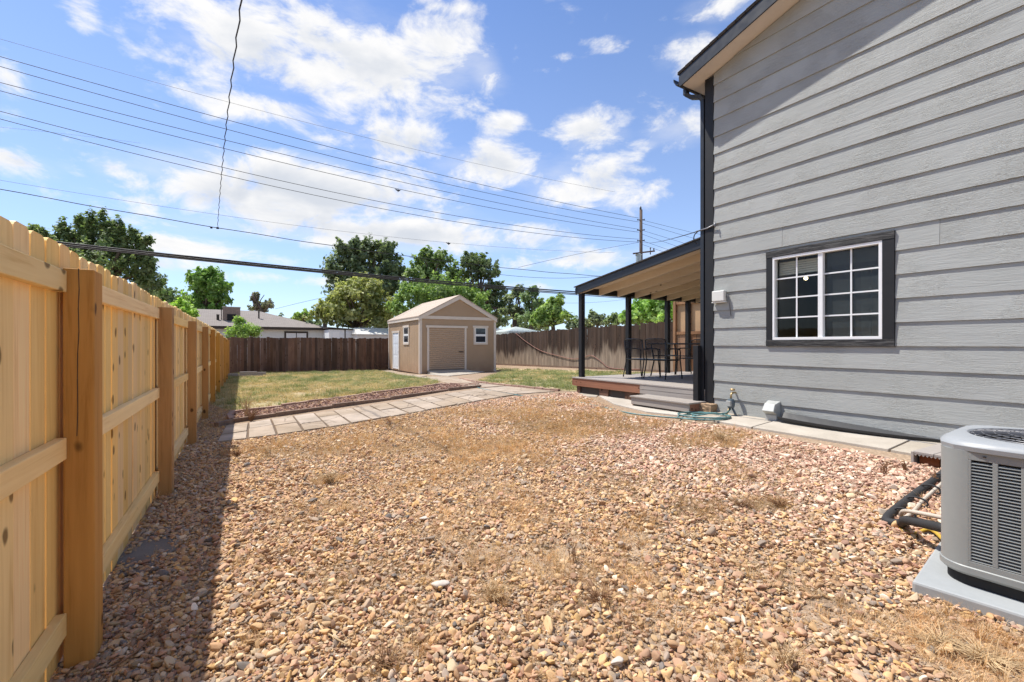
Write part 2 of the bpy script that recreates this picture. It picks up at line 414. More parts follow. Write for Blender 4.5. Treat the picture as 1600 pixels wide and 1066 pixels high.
M['grit'] = concrete('dark_grit', (.15, .135, .12), (.24, .215, .185))
M['joint_soil'] = plain('joint_soil', (.13, .09, .06), .95, var=.4, nscale=12)
M['pad'] = plain('grey_plastic_pad', (.34, .355, .355), .65, var=.08, nscale=3, bump=.3)
M['ac'] = plain('grey_painted_steel', (.255, .268, .26), .38, .0, .06, 2.5, .04, spec=.5)
M['ac_light'] = plain('pale_grey_plastic_rim', (.30, .315, .325), .42, .0, .05, 2.5, .06, spec=.45)
M['ac_dark'] = plain('dark_coil', (.012, .012, .013), .7)
M['fan'] = plain('fan_metal', (.20, .20, .21), .4, .7)
M['copper'] = plain('warm_fan_blade', (.55, .48, .34), .45, .3)
M['timber'] = wood('old_edging_timber', (.27, .19, .14), (.12, .08, .06), 1, 10, .8, .2, .9, .2, .4)
M['stone_block'] = plain('tan_stone_block', (.34, .23, .14), .9, var=.35, nscale=9, bump=.8)
M['straw_stick'] = plain('dry_stem', (.50, .36, .20), .8, var=.25)
M['brown_stick'] = plain('brown_dead_stem', (.24, .13, .065), .85, var=.3)
M['bark'] = wood('tree_bark', (.17, .13, .10), (.07, .05, .04), 2, 5, .7, 0, .95, .1, .3)
M['room'] = plain('interior_wall', (.42, .36, .29), .9)
M['blind'] = plain('window_blind', (.55, .50, .42), .7)
def glass(name, tint=(.9, .93, .92), extra=0.0):
    m, t, b, o = new_mat(name); t.n.remove(b)
    tr = t.add('ShaderNodeBsdfTransparent', None, Color=tint); gl = t.add('ShaderNodeBsdfGlossy', None, Color=(1, 1, 1), Roughness=.015)
    fr = t.add('ShaderNodeFresnel', None, IOR=1.5)
    f = t.math('ADD', t.math('MULTIPLY', fr.outputs[0], .22), extra, clamp=True)
    mx = t.add('ShaderNodeMixShader', None, Fac=f); t.l.new(tr.outputs[0], mx.inputs[1]); t.l.new(gl.outputs[0], mx.inputs[2])
    t.l.new(mx.outputs[0], o.inputs[0]); return m
M['glass'] = glass('window_glass', extra=.0)
def screen():
    m, t, b, o = new_mat('insect_screen'); t.n.remove(b)
    tr = t.add('ShaderNodeBsdfTransparent', None, Color=(1, 1, 1)); df = t.add('ShaderNodeBsdfDiffuse', None, Color=(.10, .10, .105, 1))
    mx = t.add('ShaderNodeMixShader', None, Fac=.5); t.l.new(tr.outputs[0], mx.inputs[1]); t.l.new(df.outputs[0], mx.inputs[2])
    t.l.new(mx.outputs[0], o.inputs[0]); return m
M['screen'] = screen()
M['dark_glass'] = plain('dark_window_glass', (.02, .025, .035), .12, spec=.6, var=.05, bump=0)
M['table_glass'] = glass('smoked_table_glass', (.25, .27, .29), .05)
def lampm():
    m, t, b, o = new_mat('lamp_glow'); t.set(b, 'Emission_Color', (1, .78, .45)); t.set(b, 'Emission_Strength', 6.0); return m
M['lamp'] = lampm()
def attr_mat(name, rough=.75, transl=0.0, instancer=True, noise_scale=0, bump=.3, spec=.3):
    m, t, b, o = new_mat(name)
    a = t.add('ShaderNodeAttribute', dict(attribute_type='INSTANCER' if instancer else 'GEOMETRY', attribute_name='tone')).outputs['Color']
    col = a
    if noise_scale:
        c = t.add('ShaderNodeTexCoord').outputs['Object']; r = t.add('ShaderNodeObjectInfo').outputs['Random']
        c = t.vmath('ADD', c, t.add('ShaderNodeCombineXYZ', None, X=t.math('MULTIPLY', r, 50.0), Y=r, Z=r).outputs[0])
        n = t.noise(c, noise_scale, 5, .6); n2 = t.noise(c, noise_scale * 5, 3, .6)
        col = t.mix(1.0, a, t.mix(t.mrange(t.math('ADD', t.math('MULTIPLY', n, .6), t.math('MULTIPLY', n2, .4)), .3, .7), (.70, .68, .66), (1.18, 1.2, 1.2)), 'MULTIPLY')
        setup(t, b, col, rough, n2, bump, .004, spec=spec)
    else: setup(t, b, col, rough, spec=spec)
    if transl:
        tl = t.add('ShaderNodeBsdfTranslucent', None, Color=t.mix(1.0, col, (1.15, 1.2, .7), 'MULTIPLY'))
        mx = t.add('ShaderNodeMixShader', None, Fac=transl); t.l.new(b.outputs[0], mx.inputs[1]); t.l.new(tl.outputs[0], mx.inputs[2]); t.l.new(mx.outputs[0], o.inputs[0])
    return m
M['pebble'] = attr_mat('river_pebbles', .72, noise_scale=28, bump=.35)
M['blade'] = attr_mat('grass_blades', .8, .25)
M['leaf'] = attr_mat('leaves', .55, .5, instancer=False)
def ground_mat():
    m, t, b, o = new_mat('dry_earth'); c = coords(t, True)
    n = t.noise(c, .9, 6, .6); f = t.noise(c, 22, 5, .65); v = t.add('ShaderNodeTexVoronoi', None, Vector=c, Scale=34.0)
    col = t.mix(t.mrange(n, .35, .66), (.27, .18, .115), (.40, .29, .20)); col = t.mix(t.mrange(f, .35, .7), col, (.46, .35, .25))
    col = t.mix(t.mrange(v.outputs['Distance'], .2, .6, .0, .35), col, (.13, .09, .06))
    setup(t, b, col, .95, t.math('ADD', f, v.outputs['Distance']), .6, .012, spec=.1); return m
M['earth'] = ground_mat()
def lawn_mat():
    m, t, b, o = new_mat('dry_lawn_thatch'); c = coords(t, True)
    n = t.noise(c, .8, 5, .6); f = t.noise(c, 18, 5, .7)
    col = t.mix(t.mrange(n, .42, .6), (.47, .37, .235), (.31, .28, .15)); col = t.mix(t.mrange(f, .35, .65), col, (.42, .34, .20))
    setup(t, b, col, .95, f, .8, .02, spec=.1); return m
M['lawn'] = lawn_mat()
def mulch_mat():
    m, t, b, o = new_mat('red_mulch'); c = coords(t, True)
    v = t.add('ShaderNodeTexVoronoi', None, Vector=t.mapping(c, scale=(1, 1, 1)), Scale=26.0); f = t.noise(c, 4, 5, .6)
    col = t.ramp(t.add('ShaderNodeSeparateColor', None, Color=v.outputs['Color']).outputs[0], [(0, (.13, .065, .045)), (.5, (.24, .125, .09)), (.85, (.36, .22, .16)), (1, (.45, .31, .22))])
    col = t.mix(t.mrange(f, .5, .68, 0, .8), col, (.42, .29, .16))
    setup(t, b, col, .95, v.outputs['Distance'], .8, .02, spec=.1); return m
M['mulch'] = mulch_mat()
M['gravel_bed'] = None
def bed_mat():
    m, t, b, o = new_mat('sandy_soil_between_stones'); c = coords(t, True)
    n = t.noise(c, 1.5, 6, .6); f = t.noise(c, 35, 5, .65)
    col = t.mix(t.mrange(n, .35, .66), (.22, .155, .105), (.38, .285, .205)); col = t.mix(t.mrange(f, .45, .7), col, (.48, .37, .27))
    setup(t, b, col, .95, f, .7, .01, spec=.1); return m
M['gravel_bed'] = bed_mat()

# ------------------------------------------------------------------ the ground
def axis_coords(a, b, st):
    core = list(np.arange(a, b + 1e-6, st))
    return [-3000, -600, -150, -60, -25, -12] + core + [b + 12, b + 40, b + 150, 600, 3000]
us = axis_coords(-4, 20, .25); vs_ = axis_coords(-4, 32, .25)
us = sorted(set(round(x, 3) for x in us)); vs_ = sorted(set(round(x, 3) for x in vs_))
mb = MB(); nu = len(us)
for v in vs_:
    for u in us:
        x, y = uv2w(u, v); mb.v.append((x, y, gz(x, y)))
mb.f = [(j * nu + i, j * nu + i + 1, (j + 1) * nu + i + 1, (j + 1) * nu + i) for j in range(len(vs_) - 1) for i in range(nu - 1)]
struct(mb.build('ground', M['earth'], smooth=True))


def drape(name, poly, dz, m, step=.25, zf=None):
    """a sheet over the ground, cut to an outline"""
    bm = bmesh.new(); vs = [bm.verts.new((x, y, 0)) for x, y in poly]; bm.faces.new(vs)
    xs = [p[0] for p in poly]; ys = [p[1] for p in poly]
    for ax, lo, hi in ((0, min(xs), max(xs)), (1, min(ys), max(ys))):
        k = lo + step
        while k < hi:
            co = (k, 0, 0) if ax == 0 else (0, k, 0); no = (1, 0, 0) if ax == 0 else (0, 1, 0)
            bmesh.ops.bisect_plane(bm, geom=bm.verts[:] + bm.edges[:] + bm.faces[:], plane_co=co, plane_no=no); k += step
    for v in bm.verts: v.co.z = gz(v.co.x, v.co.y) + dz
    bmesh.ops.recalc_face_normals(bm, faces=bm.faces)
    if sum(f.normal.z for f in bm.faces) < 0: bmesh.ops.reverse_faces(bm, faces=bm.faces)
    me = bpy.data.meshes.new(name); bm.to_mesh(me); bm.free()
    me.polygons.foreach_set('use_smooth', [True] * len(me.polygons))
    return link(name, me, m)
def P2(px, py): g = G(px, py); return (g.x, g.y)
def inside(p, poly):
    x, y = p; c = False; n = len(poly)
    for i in range(n):
        (x1, y1), (x2, y2) = poly[i], poly[i - 1]
        if (y1 > y) != (y2 > y) and x < (x2 - x1) * (y - y1) / (y2 - y1) + x1: c = not c
    return c
def inside_np(P, poly):
    x, y = P[:, 0], P[:, 1]; c = np.zeros(len(P), bool); n = len(poly)
    for i in range(n):
        (x1, y1), (x2, y2) = poly[i], poly[i - 1]
        k = ((y1 > y) != (y2 > y)); 
        with np.errstate(divide='ignore', invalid='ignore'): c ^= k & (x < (x2 - x1) * (y - y1) / (y2 - y1 + 1e-12) + x1)
    return c

# outlines on the ground, taken where the photograph shows them
HT = R(31.75); cH, sH = math.cos(HT), math.sin(HT); HC = Vector((3.111, 7.0, 0))     # the house: x into the wall, y away
def hw(x, y, z=0): return Vector((HC.x + x * cH - y * sH, HC.y + x * sH + y * cH, z))
F0 = uv2w(-.66, -2); F1 = uv2w(-.66, 12.3)
path_near = [(338, 692), (430, 681), (520, 668), (610, 652), (700, 636), (765, 624), (805, 618)]
path_far = [(352, 668), (430, 655), (520, 643), (610, 630), (700, 616), (750, 608)]
gravel_poly = [uv2w(-.66, -1.5), uv2w(-.66, 8.6)] + [P2(*p) for p in [(338, 694), (430, 683), (520, 670), (610, 654), (700, 638), (765, 626), (820, 620), (900, 614)]] + \
              [P2(*p) for p in [(985, 652), (1060, 660), (1135, 668), (1180, 676), (1260, 694), (1330, 706), (1420, 724)]] + [tuple(hw(-1.3, -5)[:2]), tuple(hw(-1.1, -9)[:2])]
struct(drape('gravel_bed', gravel_poly, .004, M['gravel_bed']), 'sandy soil between the gravel stones')
lawnL = [uv2w(-.6, 26.9), uv2w(-.6, 12.1)] + [P2(*p) for p in [(362, 643), (440, 634), (520, 622), (600, 612), (660, 605), (688, 598), (655, 592), (600, 581), (588, 579.5)]]
lawnR = [P2(*p) for p in [(745, 597), (790, 603), (850, 609), (896, 612)]] + [tuple(hw(.3, 3.6)[:2]), tuple(hw(4.9, 3.6)[:2]), uv2w(12.75, 9), uv2w(12.7, 20), uv2w(12.5, 26.0)] + [P2(*p) for p in [(790, 580)]]
struct(drape('lawn', lawnL, .006, M['lawn'], .4), 'patchy lawn of green and straw coloured grass')
struct(drape('lawn', lawnR, .006, M['lawn'], .4), 'patchy lawn of green and straw coloured grass beside the shed')
bedP = [P2(*p) for p in [(362, 660), (430, 650), (520, 637), (610, 624), (700, 610), (745, 605), (752, 602), (700, 600), (600, 613), (520, 623), (440, 636), (364, 646)]]
struct(drape('planting_bed', bedP, .008, M['mulch'], .3), 'narrow bed of red mulch beside the slab path')

# ------------------------------------------------------------------ path of slabs
struct(drape('path_bedding', [P2(*p) for p in path_near] + [P2(*p) for p in path_far[::-1]], .006, M['joint_soil'], .3), 'dark soil in the joints of the slab path')
path = struct(bpy.data.objects.new('path', None)); COL.objects.link(path); path['label'] = 'pale stone slab path running to the shed'
def slab(poly3, top, m, parent, name='paving_slab', jitter=.004):
    n = len(poly3); mbx = MB(); dz = random.uniform(-jitter, jitter)
    lo = [(p[0], p[1], gz(p[0], p[1]) - .04) for p in poly3]; hi = [(p[0], p[1], gz(p[0], p[1]) + top + dz) for p in poly3]
    mbx.add(lo + hi, [(i, (i + 1) % n, n + (i + 1) % n, n + i) for i in range(n)] + [tuple(range(n - 1, -1, -1)), tuple(range(n, 2 * n))])
    return mbx.build(name, m, parent, bevel=.006)
def curve_pts(pp, n):
    P = [Vector(P2(*p)) for p in pp]; L = [0]
    for a, b in zip(P, P[1:]): L.append(L[-1] + (b - a).length)
    res = []
    for k in range(n + 1):
        s = L[-1] * k / n
        for i in range(len(P) - 1):
            if s <= L[i + 1] + 1e-9: f = (s - L[i]) / (L[i + 1] - L[i]); res.append(P[i].lerp(P[i + 1], f)); break
        else: res.append(P[-1])
    return res
NS = 15
pn = curve_pts(path_near, NS); pf = curve_pts(path_far, NS)
for i in range(NS):
    a, b, c, d = pn[i], pn[i + 1], pf[i + 1], pf[i]
    split = [.42, .58, .5, .36, .64][i % 5]
    al = (b - a).normalized() * .010
    for (s0, s1) in ((0, split), (split, 1)):
        g = .010
        q = [a.lerp(d, s0) + al, b.lerp(c, s0) - al, b.lerp(c, s1) - al, a.lerp(d, s1) + al]
        cx = sum(q, Vector((0, 0))) / 4
        q = [p + (cx - p) * .035 + Vector((random.uniform(-.008, .008), random.uniform(-.008, .008))) for p in q]
        slab(q, .022, M['paver'], path)
# second path: pale slabs from the shed door past the lawn to the deck
def quad_rows(A, B, C, D, n, m, top=.02, gap=.03, parent=None, mat=None, name='paving_slab'):
    A, B, C, D = [Vector(p) for p in (A, B, C, D)]
    for i in range(n):
        for j in range(m):
            f = lambda s, t: A.lerp(B, s).lerp(D.lerp(C, s), t)
            q = [f(i / n, j / m), f((i + 1) / n, j / m), f((i + 1) / n, (j + 1) / m), f(i / n, (j + 1) / m)]
            cx = sum(q, Vector((0, 0))) / 4
            slab([p + (cx - p) * gap for p in q], top, mat or M['paver'], parent)
quad_rows(P2(752, 608), P2(806, 617), P2(868, 612.5), P2(790, 604.5), 4, 2, parent=path)
quad_rows(P2(700, 600.5), P2(755, 606), P2(790, 604), P2(722, 597), 3, 1, parent=path)
quad_rows(P2(655, 590.5), P2(700, 600), P2(745, 598), P2(700, 588.5), 3, 2, parent=path)
quad_rows(P2(598, 579.8), P2(655, 590.5), P2(668, 588.2), P2(612, 579.2), 4, 1, parent=path)
ap = struct(bpy.data.objects.new('shed_apron', None)); COL.objects.link(ap); ap['label'] = 'concrete apron in front of the roll-up shed door'
slab([P2(668, 585.5), P2(700, 588.6), P2(748, 583.6), P2(762, 579.8), P2(735, 577.5)], .03, M['concrete'], ap, 'concrete_slab')
# concrete strip along the house and by the deck
walk = struct(bpy.data.objects.new('house_walkway', None)); COL.objects.link(walk); walk['label'] = 'cracked pale concrete strip along the grey house wall'
def hp(x, y): p = hw(x, y); return Vector((p.x, p.y))
strips = [[hp(-.02, .10), hp(-.55, .05), hp(-.62, -.95), hp(-.02, -.95)], [hp(-.02, -.97), hp(-.62, -.97), hp(-.66, -2.4), hp(-.02, -2.4)],
          [hp(-.02, -2.42), hp(-.66, -2.42), hp(-.70, -3.9), hp(-.02, -3.9)], [hp(-.02, -3.92), hp(-.70, -3.92), hp(-.7, -8), hp(-.02, -8)]]
for s_ in strips: slab(s_, .030, M['concrete'], walk, 'concrete_slab', .003)
slab([P2(893, 614), P2(925, 612), P2(938, 616), P2(932, 621), P2(905, 620)], .02, M['concrete'], walk, 'stepping_stone')
slab([P2(936, 620), P2(960, 618.5), P2(1000, 632), P2(1075, 646), P2(1072, 652), P2(1010, 645), P2(960, 633)], .02, M['concrete'], walk, 'concrete_slab')

# edging bricks and timbers
edg = thing('lawn_edging', 'low border of reddish bricks and old timbers round the mulch bed', 'garden edging', (0, 0, 0))
def edge_run(pp, m, L=.30, wd=.07, h=.05, name='brick', jit=.012):
    P = [Vector(P2(*p)) for p in pp]; me = None
    for a, b in zip(P, P[1:]):
        n = max(1, round((b - a).length / L)); ang = math.atan2(b.y - a.y, b.x - a.x)
        for i in range(n):
            c = a.lerp(b, (i + .5) / n)
            ln = (b - a).length / n
            if me is None: me = MB().box(-L / 2 + .006, L / 2 - .006, -wd / 2, wd / 2, -.05, h).mesh(name); me.materials.append(m)
            o = link(name, me, m, edg, .006); o.location = (c.x, c.y, gz(c.x, c.y) + random.uniform(-jit, jit)); o.scale.x = ln / L
            o.rotation_euler = (random.uniform(-.03, .03), random.uniform(-.03, .03), ang + random.uniform(-.05, .05))
edge_run([(364, 646), (440, 636), (520, 624), (600, 613.5), (690, 601.5), (748, 602)], M['paver_red'], .32, .08, .05)
edge_run([(338, 668), (362, 661), (430, 651), (520, 638), (610, 625), (700, 611), (752, 605)], M['timber'], 1.2, .08, .07, 'timber', .004)
edge_run([(362, 660), (358, 652), (364, 646)], M['paver_red'], .2, .08, .07)
edg2 = edg
edg = thing('lawn_edging', 'row of reddish bricks edging the right lawn in front of the shed', 'garden edging', (0, 0, 0))
edge_run([(718, 592), (738, 597.5), (790, 603.5), (850, 609.5), (874, 611.5)], M['paver_red'], .3, .08, .05)
edg = thing('fence_curb', 'line of old timbers lying along the foot of the back fence', 'timber curb', (0, 0, 0))
edge_run([(372, 590), (408, 588.5)], M['timber'], 1.0, .12, .06, 'timber', .002)
edge_run([(412, 586.5), (470, 583.5), (520, 582.0)], M['paver'], .5, .15, .04, 'stone', .003)

# ------------------------------------------------------------------ fences
def picket_mesh(name, m, wd=.14, th=.016, h=1.76, ear=.028, warp=0.0):
    poly = [(-wd / 2, 0), (wd / 2, 0), (wd / 2, h - ear), (wd / 2 - ear, h), (-wd / 2 + ear, h), (-wd / 2, h - ear)]
    me = MB().prism(poly, lambda x, y, k: (-th / 2 + th * k, x, y)).mesh(name); me.materials.append(m); return me
def picket_round(name, m, wd=.14, th=.016, h=1.76):
    r = .042; poly = [(-wd / 2, 0), (wd / 2, 0), (wd / 2, h - r)] + [(wd / 2 - r + r * math.cos(R(a)), h - r * .62 + r * .62 * math.sin(R(a))) for a in (18, 45, 72)] + \
        [(-wd / 2 + r - r * math.cos(R(a)), h - r * .62 + r * .62 * math.sin(R(a))) for a in (72, 45, 18)] + [(-wd / 2, h - r)]
    me = MB().prism(poly, lambda x, y, k: (-th / 2 + th * k, x, y)).mesh(name); me.materials.append(m); return me
lf = thing('privacy_fence', 'new honey coloured cedar picket fence with square posts on the left', 'fence', (*uv2w(-.6, 2.6), 0), TH)
ox, oy = -.6, 2.6
pk = [picket_round('picket', M['picket_wood'], .14 - .002 * (i % 3), .016 + .001 * (i % 2), 1.765 + .004 * i) for i in range(4)]
def fz(v): return gz(*uv2w(-.55, v)) 
v = -1.9; i = 0
while v < 26.6:
    o = link('picket', pk[random.randrange(4)], None, lf)
    gap = random.choice([.004, .006, .010, .013])
    o.location = (-.680 - ox - .0 + random.uniform(-.002, .003), v - oy, fz(v) + .016 + random.uniform(-.008, .008))
    o.rotation_euler = (random.uniform(-.003, .003), 0, random.uniform(-.02, .02) + (math.pi if random.random() < .5 else 0))
    v += .1405 + gap
pm = MB().box(-.05, .05, 0, .135, -.3, 1.685).mesh('post'); pm.materials.append(M['post_wood'])
for k in range(-2, 10):
    vv = 2.58 + 2.44 * k
    o = link('post', pm, None, lf, .005); o.location = (-.595 - ox, vv - oy, fz(vv) + random.uniform(-.012, .006)); o.rotation_euler = (random.uniform(-.004, .004), random.uniform(-.003, .003), random.uniform(-.02, .02))
    if k == 0:   # the drying crack down the nearest post
        mbk = MB(); zz = [1.686, 1.60, 1.52, 1.42, 1.33, 1.22, 1.08, .98]; xx = [.0, .002, -.001, .001, -.003, -.004, -.003, -.006]
        for (z0, x0), (z1, x1) in zip(zip(zz, xx), zip(zz[1:], xx[1:])):
            mbk.hexa([(x1 - .0011, -.0012, z1), (x1 + .0011, -.0012, z1), (x1 + .0011, .004, z1), (x1 - .0011, .004, z1)], [(x0 - .0014, -.0012, z0), (x0 + .0014, -.0012, z0), (x0 + .0014, .004, z0), (x0 - .0014, .004, z0)])
        mbk.build('drying_crack', M['dark_brown'], o)
    z0, z1 = fz(vv), fz(vv + 2.44)
    if k < 9:
        for zr, hh in ((1.58, .09), (.885, .09), (.15, .095)):
            mbr = MB(); a, b = vv + .137 - oy, vv + 2.438 - oy; x0, x1 = -.671 - ox, -.633 - ox
            mbr.hexa([(x0, a, zr + z0), (x1, a, zr + z0), (x1, b, zr + z1), (x0, b, zr + z1)], [(x0, a, zr + z0 + hh), (x1, a, zr + z0 + hh), (x1, b, zr + z1 + hh), (x0, b, zr + z1 + hh)])
            mbr.build('rail', M['rail_wood'], lf, bevel=.004)

bf = thing('privacy_fence', 'dark weathered brown board fence across the back of the yard', 'fence', (*uv2w(-.69, 27.0), 0), TH)
pb = [picket_mesh('board', M['old_wood'], .145, .018, h, .02) for h in (1.86, 1.87, 1.85, 1.88)]
for i in range(98):
    o = link('board', pb[random.randrange(4)], None, bf); o.location = (.07 + i * .1455, random.uniform(-.004, .004), -.155 + random.uniform(-.02, .02))
    o.rotation_euler = (random.uniform(-.004, .004), random.uniform(-.006, .006), R(90) + (math.pi if random.random() < .5 else 0))
for zr in (.15, 1.45): MB().box(0, 14.1, .015, .055, zr, zr + .09).build('rail', M['old_wood'], bf)
for i in range(7): MB().box(i * 2.35 - .045, i * 2.35 + .045, .057, .147, -.3, 1.6).build('post', M['old_wood'], bf)
rf = thing('privacy_fence', 'sun-bleached brown board fence along the right side behind the patio', 'fence', (*uv2w(13.45, 27.0), 0), TH)
pb2 = [picket_mesh('board', M['old_wood_faded'], .1445, .018, h, .02) for h in (1.82, 1.84, 1.80, 1.85)]
for i in range(165):
    vv = 26.9 - i * .1455
    o = link('board', pb2[random.randrange(4)], None, rf); o.location = (random.uniform(-.005, .005), vv - 27, lerp_tab(vv, FB) + .02 + random.uniform(-.018, .018))
    o.rotation_euler = (random.uniform(-.005, .005), random.uniform(-.004, .004), random.uniform(-.03, .03) + (math.pi if random.random() < .5 else 0))
for k in range(10):
    a, b = 27 - k * 2.4, 27 - (k + 1) * 2.4; za, zb = lerp_tab(a, FB), lerp_tab(b, FB)
    for zr, x0, x1, hh, nm in ((.15, .015, .055, .09, 'rail'), (1.42, .015, .055, .09, 'rail'), (-.06, -.035, -.013, .12, 'kickboard')):
        MB().hexa([(x0, b - 27, zb + zr), (x1, b - 27, zb + zr), (x1, a - 27, za + zr), (x0, a - 27, za + zr)], [(x0, b - 27, zb + zr + hh), (x1, b - 27, zb + zr + hh), (x1, a - 27, za + zr + hh), (x0, a - 27, za + zr + hh)]).build(nm, M['timber'], rf)
    MB().box(.057, .147, a - 27 - .045, a - 27 + .045, za - .3, za + 1.6).build('post', M['old_wood_faded'], rf)

# ------------------------------------------------------------------ the house (x into the wall, y away, z up)
house = thing('house', 'grey two-storey house wall with lap siding and black corner trim', 'house', (HC.x, HC.y, 0), HT)
EAVE, SL = CZ + 4.155, .267; PR = 4.6                   # wall height at the far corner, roof pitch, ridge distance
def top_at(p): return EAVE + SL * p if p <= PR else EAVE + SL * (2 * PR - p)
def clip(poly, f):
    o = []
    for a, b in zip(poly, poly[1:] + poly[:1]):
        fa, fb = f(a), f(b)
        if fa >= 0: o.append(a)
        if (fa >= 0) != (fb >= 0): t = fa / (fa - fb); o.append((a[0] + (b[0] - a[0]) * t, a[1] + (b[1] - a[1]) * t))
    return o
EXP = .2665; base = .318; z = CZ - .0 - EXP * 4 - .02; row = 0; WL = 9.0
z = (CZ - (540.2 - HY) / FPX * 7.0) - EXP * 4            # a course line sits just at the window's foot
WX0, WX1 = 2.24 - .0, 0                                 # window below
win_p0, win_p1 = .81, 2.245; win_z0, win_z1 = CZ - .028, CZ + 1.275
joints = {7: [5.1], 9: [1.02], 8: [2.62], 3: [5.5], 1: [5.9], 14: [5.5]}
rowi = 0
while z < EAVE + SL * PR:
    cuts = [0.0] + joints.get(rowi, []) + [WL]
    for c0, c1 in zip(cuts, cuts[1:]):
        g = .0015
        poly = [(c0 + (g if c0 else 0), z), (c1 - g, z), (c1 - g, z + EXP), (c0 + (g if c0 else 0), z + EXP)]
        poly = clip(poly, lambda q: EAVE + SL * q[0] - q[1]); 
        if len(poly) >= 3: poly = clip(poly, lambda q: EAVE + SL * (2 * PR - q[0]) - q[1])
        if rowi == 0: poly = [(p, max(zz_, .25)) if zz_ == z else (p, zz_) for p, zz_ in poly]
        if len(poly) < 3: continue
        segs = [poly]
        if z < win_z1 and z + EXP > win_z0 + .01 and c0 < win_p1 and c1 > win_p0:
            segs = [clip(poly, lambda q: win_p0 - q[0]), clip(poly, lambda q: q[0] - win_p1)]
            if z + EXP > win_z1: segs.append(clip(clip(clip(poly, lambda q: q[0] - win_p0), lambda q: win_p1 - q[0]), lambda q: q[1] - win_z1))
            if z < win_z0: segs.append(clip(clip(clip(poly, lambda q: q[0] - win_p0), lambda q: win_p1 - q[0]), lambda q: win_z0 - q[1]))
        for sg in segs:
            if len(sg) < 3: continue
            zb = z
            MB().prism(sg, lambda p, q, k, zb=zb: ((0.012 if k else -.004 - .0160 * (1 - (q - zb) / EXP)), -p, q)).build('siding_board', M['siding'], house)
    z += EXP; rowi += 1
# wall core behind the boards, with the window opening
wall = MB()
def quadwall(p0, p1, z0, z1): wall.box(.0125, .14, -p1, -p0, z0, z1)
quadwall(0, win_p0 + .05, -.2, EAVE); quadwall(win_p1 - .05, WL - .1, -.2, EAVE)
quadwall(win_p0 + .05, win_p1 - .05, -.2, win_z0 + .05); quadwall(win_p0 + .05, win_p1 - .05, win_z1 - .05, EAVE)
gp = [(0, EAVE), (WL - .1, EAVE), (WL - .1, top_at(WL - .1)), (PR, top_at(PR))]
wall.prism(gp, lambda p, q, k: (.0125 + .1275 * k, -p, q))
wall.box(0.14, 9, .02, .14, -.2, EAVE)         # rear wall
wall.box(8.9, 9, -WL, .02, -.2, EAVE); wall.box(.14, 8.9, -WL + .1, -WL + .2, -.2, EAVE)
wall.build('wall', M['siding'], house)
# black corner board
MB().box(-.022, 0.0, .003, .145, .27, EAVE - .03).build('corner_trim', M['black_paint'], house, bevel=.003)
MB().box(0.002, .10, .142, .165, .27, EAVE - .06).build('corner_trim', M['black_paint'], house)
# roof slab with rake overhang
OV, EO = .312, .36
rk = MB()
def roofpt(x, p, dz): return (x, -p, EAVE + SL * p + dz)
rk.hexa([roofpt(-OV, -EO, .012), roofpt(9.3, -EO, .012), roofpt(9.3, PR, .012), roofpt(-OV, PR, .012)], [roofpt(-OV, -EO, .19), roofpt(9.3, -EO, .19), roofpt(9.3, PR, .19), roofpt(-OV, PR, .19)])
e2 = lambda x, p, dz: (x, -p, EAVE + SL * (2 * PR - p) + dz)
rk.hexa([e2(-OV, PR, .012), e2(9.3, PR, .012), e2(9.3, 2 * PR + EO, .012), e2(-OV, 2 * PR + EO, .012)], [e2(-OV, PR, .19), e2(9.3, PR, .19), e2(9.3, 2 * PR + EO, .19), e2(-OV, 2 * PR + EO, .19)])
roof = rk.build('roof', M['soffit'], house)
MB().hexa([roofpt(-OV - .03, -EO - .05, .192), roofpt(9.3, -EO - .05, .192), roofpt(9.3, PR, .192), roofpt(-OV - .03, PR, .192)], [roofpt(-OV - .03, -EO - .05, .215), roofpt(9.3, -EO - .05, .215), roofpt(9.3, PR, .215), roofpt(-OV - .03, PR, .215)]).build('shingles', M['shingle_dark'], roof)
MB().hexa([roofpt(-OV - .022, -EO - .02, -.012), roofpt(-OV - .001, -EO - .02, -.012), roofpt(-OV - .001, PR, -.012), roofpt(-OV - .022, PR, -.012)], [roofpt(-OV - .022, -EO - .02, .17), roofpt(-OV - .001, -EO - .02, .17), roofpt(-OV - .001, PR, .17), roofpt(-OV - .022, PR, .17)]).build('fascia', M['gutter'], roof)
MB().box(-OV, 9.3, EO + .001, EO + .02, EAVE - SL * EO - .02, EAVE - SL * EO + .17).build('fascia', M['gutter'], roof)
# shingle ends stepping up the rake
sh = MB()
for k in range(16):
    p = -EO - .04 + k * .14
    if p > PR: break
    sh.hexa([roofpt(-OV - .04, p, .213), roofpt(.2, p, .213), roofpt(.2, p + .15, .213), roofpt(-OV - .04, p + .15, .213)], [roofpt(-OV - .04, p, .226), roofpt(.2, p, .226), roofpt(.2, p + .15, .217), roofpt(-OV - .04, p + .15, .217)])
sh.build('shingle_edge', M['shingle_dark'], roof)
